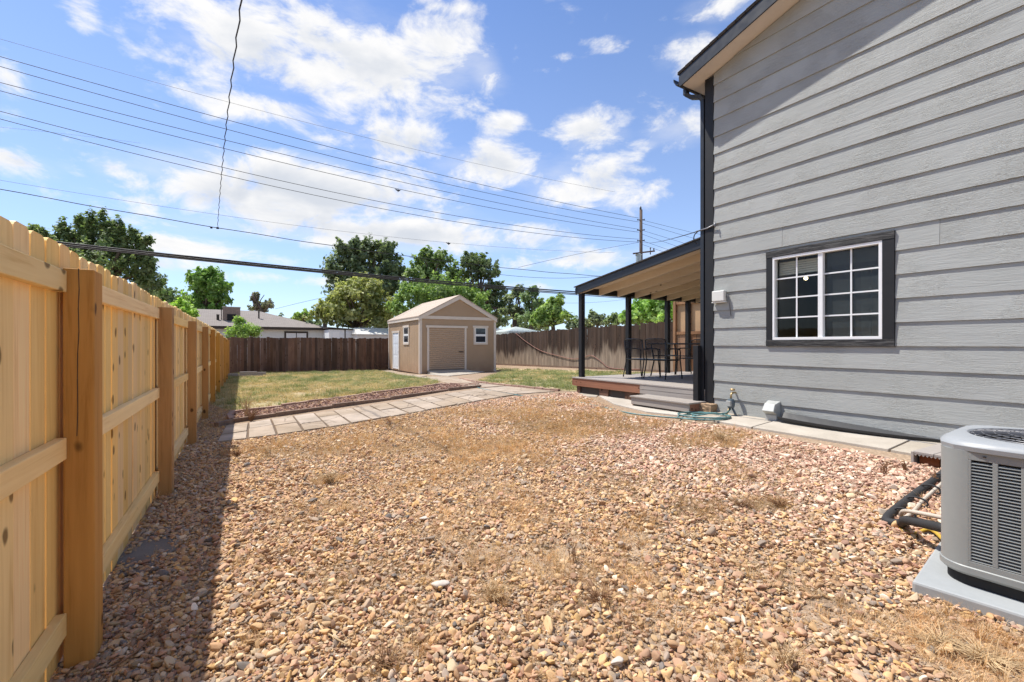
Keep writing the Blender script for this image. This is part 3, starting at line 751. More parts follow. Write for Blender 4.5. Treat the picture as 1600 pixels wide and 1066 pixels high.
# gutter with an open end, downspout with two elbows
gzt = EAVE - SL * EO + .15
gpoly = [(EO + .022, gzt - .12), (EO + .085, gzt - .12), (EO + .13, gzt - .045), (EO + .135, gzt), (EO + .125, gzt), (EO + .118, gzt - .04), (EO + .08, gzt - .11), (EO + .032, gzt - .11), (EO + .032, gzt), (EO + .022, gzt)]
MB().prism(gpoly, lambda y, zz_, k: (-OV - .02 + 9.3 * k, y, zz_)).build('gutter', M['gutter'], house)
dsp = [(-.10, EO + .07, gzt - .115), (-.10, EO + .07, gzt - .20), (-.06, EO + .0, gzt - .265), (.0, .24, gzt - .30), (.02, .205, gzt - .36), (.02, .20, gzt - .50), (.02, .20, .42), (-.02, .21, .34)]
ds = MB()
for a, b in zip(dsp, dsp[1:]): ds.bar(a, Vector(b) + (Vector(b) - Vector(a)).normalized() * .01, .062, .082, (1, 0, 0))
ds.build('downspout', M['gutter'], house, bevel=.004)
# interior room seen through the window
rm = MB()
rm.box(3.2, 3.25, -3.6, -.2, .8, 3.6); rm.box(.15, 3.25, -.25, -.2, .8, 3.6); rm.box(.15, 3.25, -3.6, -3.55, .8, 3.6); rm.box(.15, 3.25, -3.6, -.2, .8, .85); rm.box(.15, 3.25, -3.6, -.2, 3.55, 3.6)
rm.build('room', M['room'], house)

# window
win = MB()
wn = MB().box(.03, .09, -win_p1 + .095, -win_p0 - .075, win_z0 + .095, win_z0 + .13)
def wy(p): return -p
wo = bpy.data.objects.new('window', None); COL.objects.link(wo); wo.parent = house
def wpart(nm, m, boxes, bevel=0): 
    b = MB()
    for (p0, p1, z0, z1, x0, x1) in boxes: b.box(x0, x1, -p1, -p0, z0, z1)
    return b.build(nm, m, wo, bevel=bevel)
ip0, ip1, iz0, iz1 = win_p0 + .085, win_p1 - .115, win_z0 + .085, win_z1 - .09     # inside of the black trim
wpart('trim', M['trim_cracked'], [(win_p0, win_p1, iz1, win_z1, -.034, .01)], .003)
wpart('trim', M['trim_cracked'], [(win_p0, win_p1, win_z0, iz0, -.034, .01)], .003)
wpart('trim', M['black_paint'], [(win_p0 + .002, ip0, iz0, iz1, -.030, .01)], .003)
wpart('trim', M['black_paint'], [(ip1, win_p1 - .002, iz0, iz1, -.030, .01)], .003)
fr = .035
wpart('window_frame', M['vinyl'], [(ip0 + .001, ip1 - .001, iz0 + .001, iz0 + fr, -.026, .06), (ip0 + .001, ip1 - .001, iz1 - fr, iz1 - .001, -.026, .06), (ip0 + .001, ip0 + fr * .8, iz0 + fr, iz1 - fr, -.026, .06), (ip1 - fr, ip1 - .001, iz0 + fr, iz1 - fr, -.026, .06)], .002)
mp = ip0 + (ip1 - ip0) * .475
wpart('meeting_rail', M['vinyl'], [(mp - .025, mp + .03, iz0 + fr, iz1 - fr, -.012, .05)], .002)
def sash(p0, p1, x):
    z0, z1 = iz0 + fr, iz1 - fr; mt = .017
    cols = [p0, (p0 + p1) / 2, p1]; rows = [z0 + (z1 - z0) * k / 4 for k in range(5)]
    wpart('muntin', M['vinyl'], [(cols[1] - mt / 2, cols[1] + mt / 2, z0, z1, x - .006, x + .004)])
    for r_ in rows[1:4]: wpart('muntin', M['vinyl'], [(p0, p1, r_ - mt / 2, r_ + mt / 2, x - .0075, x + .0055)])
    for i in range(2):
        for j in range(4): wpart('pane', M['glass'], [(cols[i] + .001, cols[i + 1] - .001, rows[j] + .001, rows[j + 1] - .001, x + .010, x + .013)])
sash(ip0 + fr * .8, mp - .025, .022); sash(mp + .03, ip1 - fr, .034)
wpart('screen', M['screen'], [(mp + .03, ip1 - fr, iz0 + fr, iz1 - fr, .0495, .0505)])
wpart('blind', M['blind'], [(ip0 + .02, mp - .02, iz1 - .24 + .03 * k, iz1 - .215 + .03 * k, .12, .125) for k in range(6)])
wpart('blind', M['blind'], [(mp + .04, ip1 - .06, iz1 - .20 + .03 * k, iz1 - .175 + .03 * k, .12, .125) for k in range(5)])
wpart('blind_wand', M['blind'], [(ip1 - .075, ip1 - .067, iz0 + .35, iz1 - .1, .10, .108)])
wpart('inner_frame', M['dark_brown'], [(ip0 - .03, ip0 + .0, iz0 - .03, iz1 + .03, .06, .15), (ip1, ip1 + .03, iz0 - .03, iz1 + .03, .06, .15), (ip0, ip1, iz0 - .03, iz0, .06, .15), (ip0, ip1, iz1, iz1 + .03, .06, .15)])
wpart('curtain', M['blind'], [(ip0 + .30, ip0 + .42, iz0 - .1, iz1, 1.9, 1.95)])
lb = thing('ceiling_lamp', 'small warm lit lamp seen through the left half of the window', 'lamp', At(1259, 435, 7.2), HT)
MB().lathe([(.0, -.03), (.022, -.02), (.03, 0), (.02, .02), (.0, .025)], n=12).build('bulb', M['lamp'], lb, smooth=True)
MB().box(-.004, .004, -.004, .004, .03, 1.4).build('cord', M['black_metal'], lb)

# utility box on the wall with its cable, vent, tap, black drain trough
def hp3(p, zz_, x=-.02): return hw(x, -p, zz_)
bx = thing('cable_box', 'small beige utility box on the grey siding beside the window', 'utility box', hp3(.12, CZ + .72, -.02), HT)
MB().box(-.075, 0, -.10, .10, -.075, .085).build('cover', M['beige_plastic'], bx, bevel=.012)
MB().box(-.060, -.004, -.115, .115, -.095, -.078).build('base_plate', M['beige_plastic'], bx, bevel=.006)
MB().tube([(-.02, -.105, -.02), (-.03, -.13, .02), (-.02, -.145, -.05), (-.012, -.15, -.12), (-.004, -.17, -.3)], .005, 6).build('cable', M['wire_grey'], bx, smooth=True)
vt = thing('wall_vent', 'small grey hooded metal vent low on the house wall', 'vent', hp3(.92, .36, -.02), HT)
MB().hexa([(-.17, -.08, .10), (0, -.085, .0), (0, .085, .0), (-.17, .08, .10)], [(-.12, -.07, .19), (0, -.085, .23), (0, .085, .23), (-.12, .07, .19)]).build('hood', M['grey_vent'], vt, bevel=.006)
MB().box(-.09, 0, -.075, .075, -.04, .045).build('duct', M['grey_vent'], vt, bevel=.004)
fc = thing('hose_tap', 'outdoor tap with a dark blue hose timer at the house corner', 'garden tap', hp3(.36, .60, -.02), HT)
MB().tube([(0, 0, .05), (-.08, 0, .05), (-.11, 0, .03), (-.115, 0, -.03)], .014, 8).build('pipe', M['brass'], fc, smooth=True)
MB().lathe([(.0, .08), (.03, .085), (.034, .095), (.03, .11), (.0, .112)], (-.075, 0, 0), 12).build('handle', M['brass'], fc, smooth=True)
MB().lathe([(.02, -.17), (.045, -.16), (.055, -.12), (.055, -.07), (.04, -.04), (.02, -.03)], (-.115, 0, 0), 14).build('timer', M['blue_plastic'], fc, auto=30)
MB().box(-.19, -.15, -.035, .035, -.14, -.06).build('timer_dial', M['grey_vent'], fc, bevel=.006)
MB().tube([(-.115, .02, -.16), (-.12, .04, -.22), (-.16, .05, -.27)], .016, 8).build('outlet', M['brass'], fc, smooth=True)
MB().tube([(-.115, -.02, -.16), (-.11, -.05, -.22), (-.12, -.09, -.28)], .016, 8).build('outlet', M['blue_plastic'], fc, smooth=True)

zg = lambda x, p: gz(*hw(x, -p)[:2])
tr = MB(); prof = [(-.00, .0), (-.14, .0), (-.15, .035), (-.155, .035), (-.145, -.0), (-.145, .0)]
tv = []
for k in range(15):
    t = k / 14; p = 1.05 + 1.75 * t; wd = .17 * math.sin(math.pi * min(1, .22 + t * .9)) ** .6 + .02
    zz_ = zg(-.1, p) + .034 + .03 * (1 - t) ** 2
    tv += [(-.03, -p, zz_ + .085 * (1 - t) ** .5), (-.03 - wd * .5, -p, zz_ + .006), (-.03 - wd, -p, zz_ + .008), (-.04 - wd, -p, zz_ + .030 + .01 * (1 - t))]
tf = [(k * 4 + j, k * 4 + j + 1, (k + 1) * 4 + j + 1, (k + 1) * 4 + j) for k in range(14) for j in range(3)]
o = MB().add(tv, tf).build('drain_trough', M['black_plastic']); o.location = HC; o.rotation_euler = (0, 0, HT)
sol = o.modifiers.new('s', 'SOLIDIFY'); sol.thickness = .006
tag(o, 'flat black plastic drain trough lying on the concrete along the house wall', 'drain trough')
o = MB().tube([hw(-.12 - .03 * math.sin(k * .9), -.15 - .28 * k, zg(-.3, .15 + .28 * k) + .037) for k in range(17)] , .006, 5).build('cable', M['wire_grey'], smooth=True)
tag(o, 'thin grey cable lying along the concrete strip by the house wall', 'cable')

# ------------------------------------------------------------------ patio: deck, step, roof
DZ = .65
deck = thing('deck', 'raised grey composite deck with red-brown and grey fascia boards', 'deck', (HC.x, HC.y, 0), HT)
dm = MB().box(-.069, .069, 0, 3.25, DZ - .024, DZ).mesh('deck_board'); dm.materials.append(M['comp'])
k = 0; x = .105
while x < 4.6:
    o = link('deck_board', dm, None, deck, .003); o.location = (x, .15, random.uniform(-.001, .001)); x += .144; k += 1
MB().box(-.01, .032, .15, 3.42, DZ - .026, DZ + .001).build('edge_board', M['comp'], deck, bevel=.004)
MB().box(.0, 4.6, 3.402, 3.42, DZ - .17, DZ - .027).build('fascia', M['red_wood'], deck)
MB().box(.003, .025, 1.5, 3.40, DZ - .185, DZ - .028).build('fascia', M['red_wood'], deck, bevel=.003)
MB().box(-.004, .02, .16, 1.497, DZ - .105, DZ - .028).build('fascia', M['comp_x'], deck, bevel=.003)
MB().box(-.001, .022, .16, 1.497, DZ - .185, DZ - .108).build('fascia', M['comp_x'], deck, bevel=.003)
MB().box(.06, 4.5, .3, 3.3, .2, DZ - .03).build('joists', M['dark_brown'], deck)
for yy, wdh in ((1.62, .28), (2.35, .25), (3.2, .1)): MB().box(.03, .055, yy, yy + wdh, .26, DZ - .19).build('skirt_board', M['old_wood'], deck)
stp = thing('deck_step', 'low grey composite step in front of the deck', 'step', hw(-.21, .72, .31), HT)
MB().box(-.235, -.02, -.60, .60, .135, .16).build('tread', M['comp_x'], stp, bevel=.004)
MB().box(-.012, .20, -.60, .60, .135, .16).build('tread', M['comp_x'], stp, bevel=.004)
MB().box(-.215, -.19, -.585, .585, .02, .133).build('riser', M['comp_x'], stp, bevel=.003)
MB().box(-.188, .19, -.585, -.56, .0, .133).build('side_board', M['red_wood'], stp)
MB().box(-.188, .19, .56, .585, .0, .133).build('side_board', M['red_wood'], stp)
MB().box(-.185, .19, -.555, .555, -.02, .12).build('base', M['dark_brown'], stp)
nw = thing('newel_post', 'short black square post beside the deck step at the corner', 'post', hw(-.055, .26, .31), HT)
MB().box(-.045, .045, -.045, .045, .10, 1.03).build('shaft', M['black_paint'], nw, bevel=.004)
MB().box(-.05, .05, -.05, .05, 0, .10).build('foot', M['dark_brown'], nw, bevel=.004)
sb = G(1099, 646); sbk = thing('stone_block', 'rough tan stone block beside the step at the house corner', 'stone', (sb.x + .05, sb.y + .06, sb.z), HT)
o = MB().box(-.10, .12, -.17, .17, -.01, .15).build('block', M['stone_block'], sbk); 
o.modifiers.new('sub', 'SUBSURF').subdivision_type = 'SIMPLE'; o.modifiers['sub'].levels = 3; o.modifiers['sub'].render_levels = 3
tx = bpy.data.textures.new('rough', 'CLOUDS'); tx.noise_scale = .06; dmod = o.modifiers.new('d', 'DISPLACE'); dmod.texture = tx; dmod.strength = .035; dmod.mid_level = .5

pr = thing('patio_roof', 'lean-to patio roof with black fascia and tan rafters on black posts', 'patio roof', (HC.x, HC.y, 0), HT)
def rh(y, dz=0): return CZ + 1.735 - .145 * y + dz
def slab_y(x0, x1, y0, y1, d0, d1): 
    return MB().hexa([(x0, y0, rh(y0, d0)), (x1, y0, rh(y0, d0)), (x1, y1, rh(y1, d0)), (x0, y1, rh(y1, d0))], [(x0, y0, rh(y0, d1)), (x1, y0, rh(y0, d1)), (x1, y1, rh(y1, d1)), (x0, y1, rh(y1, d1))])
slab_y(.097, 4.75, .17, 3.38, -.045, -.008).build('roof_deck', M['patio_wood'], pr)
slab_y(.03, 4.77, .17, 3.41, -.007, .012).build('roofing', M['shingle_dark'], pr)
slab_y(.06, .095, .17, 3.38, -.160, -.008).build('fascia', M['gutter'], pr, bevel=.003)
MB().box(.05, 4.75, 3.34, 3.385, rh(3.38) - .15, rh(3.38) - .03).build('fascia', M['gutter'], pr)
slab_y(.096, .12, .17, 3.32, -.17, -.05).build('trim_board', M['patio_wood'], pr)
for k in range(8): slab_y(.62 + k * .56, .66 + k * .56, .17, 3.25, -.185, -.046).build('rafter', M['patio_wood'], pr)
MB().box(.10, 4.7, 3.25, 3.338, rh(3.25) - .155, rh(3.25) - .05).build('beam', M['black_paint'], pr, bevel=.003)
MB().box(.10, 4.7, .17, .21, rh(.2) - .16, rh(.2) - .05).build('ledger', M['patio_wood'], pr)
for xx in (.15, 1.565, 2.92, 3.71):
    MB().box(xx - .05, xx + .05, 3.23, 3.33, DZ, rh(3.25) - .15).build('post', M['black_paint'], pr, bevel=.004)

# tall cedar boards beyond the right end of the patio
tb = thing('cedar_screen', 'tall orange-brown cedar and plywood screen beyond the patio end', 'wooden screen', hw(5.6, 4.6, .3), HT)
for k in range(15):
    MB().box(-.02, .0, -2.4 + k * .2, -2.4 + k * .2 + .19, .0, 1.35 + .0 * k).build('board', M['orange_wood'], tb)
MB().box(.02, .06, -2.4, .6, 1.3, 2.35).build('plywood_sheet', M['ply'], tb)
for yy in (-2.3, -1.1, .0, .52): MB().box(-.07, .015, yy, yy + .09, 0, 2.4).build('post', M['orange_wood'], tb)
for zz_ in (1.36, 2.3): MB().box(-.05, .018, -2.4, .6, zz_, zz_ + .09).build('rail', M['orange_wood'], tb)

# chairs and table
def chair(label, x, y, rot):
    c = thing('patio_chair', label, 'chair', hw(x, y, DZ + .002), HT + rot, 'black metal chairs round the patio table'); c.scale = (1.05, 1.0, .91)
    return c
def chair_parts(c):
    m = M['black_metal']
    seat = MB().box(-.22, .22, -.21, .23, .405, .435).build('seat', m, c, bevel=.012)
    MB().tube([(-.23, -.22, .425), (.23, -.22, .425), (.23, .24, .425), (-.23, .24, .425)], .012, 8, close=True).build('seat_frame', m, c, smooth=True)
    for s in (-1, 1):
        MB().tube([(.235 * s, .21, .66), (.235 * s, .235, .60), (.235 * s, .23, .42), (.25 * s, .27, 0.0)], .012, 8).build('leg', m, c, smooth=True)
        MB().tube([(.235 * s, -.26, .88), (.235 * s, -.235, .60), (.235 * s, -.21, .42), (.25 * s, -.29, 0.0)], .012, 8).build('leg', m, c, smooth=True)
        MB().tube([(.235 * s, -.245, .66), (.245 * s, -.1, .675), (.245 * s, .08, .675), (.235 * s, .21, .655)], .015, 8).build('armrest', m, c, smooth=True)
    bk = MB().tube([(-.235, -.26, .87), (-.16, -.285, .895), (0, -.295, .90), (.16, -.285, .895), (.235, -.26, .87)], .013, 8).build('backrest', m, c, smooth=True)
    sl = MB().add([(-.22, -.248, .74), (0, -.275, .76), (.22, -.248, .74), (.225, -.262, .865), (0, -.288, .89), (-.225, -.262, .865)], [(0, 1, 4, 5), (1, 2, 3, 4)]).build('mesh_panel', M['screen_dark'], c)
    sl2 = MB().add([(-.215, -.222, .47), (0, -.24, .47), (.215, -.222, .47), (.22, -.248, .74), (0, -.275, .76), (-.22, -.248, .74)], [(0, 1, 4, 5), (1, 2, 3, 4)]).build('mesh_panel', M['screen_dark'], c)
def scr(name, fac):
    m, t, b, o = new_mat(name); t.n.remove(b)
    tr_ = t.add('ShaderNodeBsdfTransparent', None, Color=(1, 1, 1)); df = t.add('ShaderNodeBsdfDiffuse', None, Color=(.03, .03, .035, 1))
    mx = t.add('ShaderNodeMixShader', None, Fac=fac); t.l.new(tr_.outputs[0], mx.inputs[1]); t.l.new(df.outputs[0], mx.inputs[2]); t.l.new(mx.outputs[0], o.inputs[0]); return m
M['screen_dark'] = scr('black_sling_mesh', .62)
# chair local +y faces the table
def hxy(px, d): X = (px - HX) / FPX * d; rx, ry = X - HC.x, d - HC.y; return (cH * rx + sH * ry, -sH * rx + cH * ry)
q1 = hxy(988, 9.68); q2 = hxy(1021, 9.26)
c1 = chair('black metal armchair nearest the front left post, back to the camera', q1[0] + .29, q1[1], R(-90)); chair_parts(c1)
def chair_at(label, x, y, rot):
    c = dup(c1); c.location = hw(x, y, DZ + .002); c.rotation_euler = (0, 0, HT + rot); c['label'] = label; return c
chair_at('black metal armchair right of the first one, back to the camera', q2[0] + .29, q2[1], R(-90 + 4))
chair_at('black metal armchair across the table, facing the camera, left of the other far one', q1[0] + 1.85, q1[1] - .12, R(90))
chair_at('black metal armchair across the table, partly hidden by the house corner post', q2[0] + 1.9, q2[1] - .05, R(90 - 6))
tcx, tcy = (q1[0] + q2[0]) / 2 + 1.12, (q1[1] + q2[1]) / 2 - .35
tbl = thing('patio_table', 'long black metal patio table with a smoked glass top', 'table', hw(tcx, tcy, DZ + .002), HT)
MB().box(-.42, .42, -.80, .80, .712, .720).build('table_top', M['table_glass'], tbl)
MB().tube([(-.44, -.82, .715), (.44, -.82, .715), (.44, .82, .715), (-.44, .82, .715)], .016, 8, close=True).build('rim', M['black_metal'], tbl, smooth=True)
for sx_ in (-1, 1):
    for sy_ in (-1, 1): MB().tube([(.40 * sx_, .76 * sy_, .70), (.37 * sx_, .70 * sy_, .35), (.41 * sx_, .76 * sy_, 0)], .016, 8).build('leg', M['black_metal'], tbl, smooth=True)
MB().tube([(-.39, -.73, .45), (.39, -.73, .45)], .012, 8).tube([(-.39, .73, .45), (.39, .73, .45)], .012, 8).tube([(0, -.73, .45), (0, .73, .45)], .012, 8).build('stretcher', M['black_metal'], tbl, smooth=True)

# ------------------------------------------------------------------ the shed
SA = At(656, 585, 21.9); ST_ = R(30.2)
zb = gz(SA.x, SA.y) + .02
shed = thing('shed', 'tan gabled storage shed with a roll-up door and cream trim', 'shed', (SA.x, SA.y, zb), ST_)
Wd, Dp, Eh, Ap = 4.12, 5.55, 2.80, 3.93
eh = CZ + 1.355 - zb; ap_ = CZ + 2.43 - zb
fw = MB().prism([(0, 0), (Wd, 0), (Wd, eh), (Wd / 2, ap_), (0, eh)], lambda x, z_, k: (x, .0 + .05 * k, z_)); fw.build('front_wall', M['shed_wall'], shed)
# left wall of upright grooved panels
for k in range(14):
    y0 = .05 + k * (Dp - .1) / 14; MB().box(0, .05, y0 + .006, y0 + (Dp - .1) / 14 - .006, 0, eh).build('siding_panel', M['shed_wall'], shed)
MB().box(.018, .06, .05, Dp - .05, 0, eh).build('side_wall', M['shed_wall'], shed)
MB().box(Wd - .05, Wd, .05, Dp, 0, eh).build('side_wall', M['shed_wall'], shed)
MB().prism([(0, 0), (Wd, 0), (Wd, eh), (Wd / 2, ap_), (0, eh)], lambda x, z_, k: (x, Dp - .05 + .05 * k, z_)).build('back_wall', M['shed_wall'], shed)
sl_ = (ap_ - eh) / (Wd / 2); ov = .03
def rslab(x0, x1, y0, y1, t0, t1, side):
    f = lambda x, dz: (ap_ - sl_ * x + dz)
    g = (lambda x: Wd / 2 - x) if side < 0 else (lambda x: Wd / 2 + x)
    return MB().hexa([(g(x0), y0, f(x0, t0)), (g(x1), y0, f(x1, t0)), (g(x1), y1, f(x1, t0)), (g(x0), y1, f(x0, t0))], [(g(x0), y0, f(x0, t1)), (g(x1), y0, f(x1, t1)), (g(x1), y1, f(x1, t1)), (g(x0), y1, f(x0, t1))])
for sd_ in (-1, 1):
    rslab(0, Wd / 2 + .09, -.08, Dp + .05, .012, .06, sd_).build('roof', M['shingle_tan'], shed)
    rslab(0, Wd / 2 + .07, -.07, -.005, -.17, .010, sd_).build('rake_trim', M['shed_trim'], shed)
MB().box(-.075, -.055, -.04, Dp, eh - .17, eh - .02).build('eave_trim', M['shed_trim'], shed)
MB().box(-.055, 0, -.04, Dp, eh - .05, eh - .03).build('soffit', M['shed_trim'], shed)
MB().box(.10, Wd - .1, -.028, -.002, eh - .12, eh + .03).build('gable_trim', M['shed_trim'], shed)
MB().box(-.025, .10, -.026, -.002, 0, eh - .05).build('corner_trim', M['shed_trim'], shed)
MB().box(-.027, -.002, 0.0, .10, 0, eh - .06).build('corner_trim', M['shed_trim'], shed)
MB().box(Wd - .1, Wd + .025, -.026, -.002, 0, eh - .05).build('corner_trim', M['shed_trim'], shed)
MB().box(-.027, -.002, Dp - .1, Dp, 0, eh - .06).build('corner_trim', M['shed_trim'], shed)
# roll-up door : pixels 670..728 of the front
def sx_of(px):   # distance along the front wall at a column of the photograph
    k = (px - HX) / FPX; c_, s_ = math.cos(ST_), math.sin(ST_)
    return (k * SA.y - SA.x) / (c_ - k * s_)
def sy_of(px):
    k = (px - HX) / FPX; c_, s_ = math.cos(ST_), math.sin(ST_)
    return (k * SA.y - SA.x) / (-s_ - k * c_)
d0, d1, dh = sx_of(670.5), sx_of(725.5), 2.20
dr = bpy.data.objects.new('roll_up_door', None); COL.objects.link(dr); dr.parent = shed
DZ0 = .15; sm_ = MB().prism([(0, 0), (-.022, .03), (-.022, .07), (.004, .098)], lambda a, b_, k: (d0 + (d1 - d0) * k, a - .006, b_)).mesh('door_slat'); sm_.materials.append(M['roll_door'])
n_s = int((dh - DZ0) / .1)
for k in range(n_s): o = link('door_slat', sm_, None, dr); o.location = (0, 0, DZ0 + .03 + k * .1)
MB().box(d0, d1, -.012, -.002, DZ0, DZ0 + .032).build('bottom_bar', M['fan'], dr)
MB().hexa([(d0 - .2, -1.25, -.06), (d1 + .5, -1.0, -.06), (d1 + .1, -.036, -.06), (d0 - .1, -.036, -.06)], [(d0 - .2, -1.25, .02), (d1 + .5, -1.0, .02), (d1 + .1, -.036, DZ0 - .01), (d0 - .1, -.036, DZ0 - .01)]).build('ramp', M['concrete'], shed)
MB().box(d1 - .32, d1 - .06, -.05, -.028, 1.02, 1.06).build('handle', M['black_metal'], dr)
for a, b_ in ((d0 - .11, d0 - .005), (d1 + .005, d1 + .11)): MB().box(a, b_, -.034, -.002, .1, dh + .03).build('door_trim', M['shed_trim'], shed)
MB().box(d0 - .17, d1 + .17, -.040, -.002, dh + .032, dh + .14).build('door_trim', M['shed_trim'], shed)
def shed_window(front, a, b_, z0, z1):
    wo_ = bpy.data.objects.new('window', None); COL.objects.link(wo_); wo_.parent = shed
    def bb(nm, m, p0, p1, q0, q1, t0, t1):
        (MB().box(p0, p1, -t1, -t0, q0, q1) if front else MB().box(-t1, -t0, p0, p1, q0, q1)).build(nm, m, wo_)
    tw = .10
    bb('sill', M['shed_trim'], a - tw, b_ + tw, z0 - tw, z0, .002, .035); bb('lintel', M['shed_trim'], a - tw - .04, b_ + tw + .04, z1, z1 + tw, .002, .04)
    bb('jamb', M['shed_trim'], a - tw, a, z0, z1, .002, .032); bb('jamb', M['shed_trim'], b_, b_ + tw, z0, z1, .002, .032)
    bb('window_frame', M['vinyl'], a, b_, (z0 + z1) / 2 - .025, (z0 + z1) / 2 + .025, .002, .028)
    for q0, q1 in ((z0, (z0 + z1) / 2 - .025), ((z0 + z1) / 2 + .025, z1)):
        bb('frame', M['vinyl'], a, a + .03, q0, q1, .002, .024); bb('frame', M['vinyl'], b_ - .03, b_, q0, q1, .002, .024)
        bb('frame', M['vinyl'], a + .03, b_ - .03, q0, q0 + .03, .002, .024); bb('frame', M['vinyl'], a + .03, b_ - .03, q1 - .03, q1, .002, .024)
        bb('pane', M['dark_glass'], a + .03, b_ - .03, q0 + .03, q1 - .03, .002, .010)
shed_window(True, sx_of(742.5), sx_of(759), 1.50, 2.27)
shed_window(False, sy_of(638.5), sy_of(631.5), 1.50, 2.30)
e0, e1 = sy_of(623.5), sy_of(614.5)
dor = bpy.data.objects.new('door', None); COL.objects.link(dor); dor.parent = shed
MB().box(-.012, -.001, e0, e1, .06, 2.03).build('door_leaf', M['white_door'], dor)
ww = (e1 - e0)
for i in range(2):
    for (z0, z1) in ((.2, .75), (.85, 1.35), (1.45, 1.9)): MB().box(-.02, -.012, e0 + ww * (.12 + .42 * i), e0 + ww * (.46 + .42 * i), z0, z1).build('panel', M['white_door'], dor, bevel=.004)
MB().lathe([(.0, -.02), (.025, -.018), (.03, 0), (.0, .02)], (-.04, e0 + .08, 1.0), 10).build('handle', M['fan'], dor)
for a, b_ in ((e0 - .11, e0 - .003), (e1 + .003, e1 + .11)): MB().box(-.034, -.002, a, b_, 0, 2.05).build('door_trim', M['shed_trim'], shed)
MB().box(-.04, -.002, e0 - .16, e1 + .16, 2.052, 2.16).build('door_trim', M['shed_trim'], shed)
MB().box(.05, Wd - .05, .02, Dp - .02, -.1, .01).build('floor', M['timber'], shed)

# ------------------------------------------------------------------ air conditioner on its pad
acT = R(35); acc = Vector((2.645, 2.223)); PT = R(38.9)
padz = CZ - 1.18
pc = At(1424.5, 907, 2.27)
pad = thing('equipment_pad', 'pale grey square pad under the air conditioner', 'equipment pad', (pc.x, pc.y, 0), PT)
MB().box(0, 1.02, -1.02, 0, padz - .12, padz).build('slab', M['pad'], pad, bevel=.012)
ac = thing('air_conditioner', 'grey louvred outdoor air conditioner unit with a round top grille', 'air conditioner', (acc.x, acc.y, padz + .001), acT)
def rsq(h, r, n=8, dx=0):
    pts = []
    for cx, cy, a0 in ((h - r, h - r, 0), (-h + r, h - r, 90), (-h + r, -h + r, 180), (h - r, -h + r, 270)):
        for k in range(n + 1): a = R(a0 + 90 * k / n); pts.append((cx + r * math.cos(a), cy + r * math.sin(a)))
    return pts
def loft(secs, caps=True):
    m_ = MB(); n = len(secs[0][0])
    for pts, z_ in secs: m_.v += [(x, y, z_) for x, y in pts]
    for i in range(len(secs) - 1): m_.f += [(i * n + k, i * n + (k + 1) % n, (i + 1) * n + (k + 1) % n, (i + 1) * n + k) for k in range(n)]
    if caps: m_.f += [tuple(range(n - 1, -1, -1)), tuple((len(secs) - 1) * n + k for k in range(n))]
    return m_
HB, TB = .055, .66
loft([(rsq(.335, .11), 0), (rsq(.335, .11), HB)]).build('base_plinth', M['ac_dark'], ac, auto=30)
loft([(rsq(.352, .12), HB), (rsq(.362, .125), HB + .012), (rsq(.362, .125), HB + .04), (rsq(.356, .12), HB + .045)]).build('base_pan', M['ac'], ac, auto=25)
loft([(rsq(.325, .10), HB + .02), (rsq(.325, .10), TB)]).build('coil', M['ac_dark'], ac, auto=30)
# cabinet skin: ribs between louvre columns, corners solid
Hs = .357
def skin_arc(a0, a1, cx, cy, r=.12):
    m_ = MB(); n = 10; vs = []
    for k in range(n + 1):
        a = R(a0 + (a1 - a0) * k / n)
        for z_ in (HB + .044, TB): vs.append((cx + r * math.cos(a), cy + r * math.sin(a), z_))
        for z_ in (TB, HB + .044): vs.append((cx + (r - .012) * math.cos(a), cy + (r - .012) * math.sin(a), z_))
    fs = []
    for k in range(n):
        for j in range(4): fs.append((k * 4 + j, k * 4 + (j + 1) % 4, (k + 1) * 4 + (j + 1) % 4, (k + 1) * 4 + j))
    fs += [(0, 1, 2, 3), tuple(n * 4 + j for j in (3, 2, 1, 0))]
    return m_.add(vs, fs)
q = Hs - .12
for a0, cx, cy in ((0, q, q), (90, -q, q), (180, -q, -q), (270, q, -q)): skin_arc(a0, a0 + 90, cx, cy).build('corner_panel', M['ac'], ac, auto=40)
PITCH, CW = .0905, .072; nl = 32; ll = (TB - .045 - (HB + .075)) / nl
slm = MB().hexa([(0, -CW / 2, 0), (.012, -CW / 2, ll * .30), (.012, CW / 2, ll * .30), (0, CW / 2, 0)], [(-.0, -CW / 2, .0035), (.012, -CW / 2, ll * .30 + .0035), (.012, CW / 2, ll * .30 + .0035), (-.0, CW / 2, .0025)]).mesh('louvre_slat'); slm.materials.append(M['ac'])
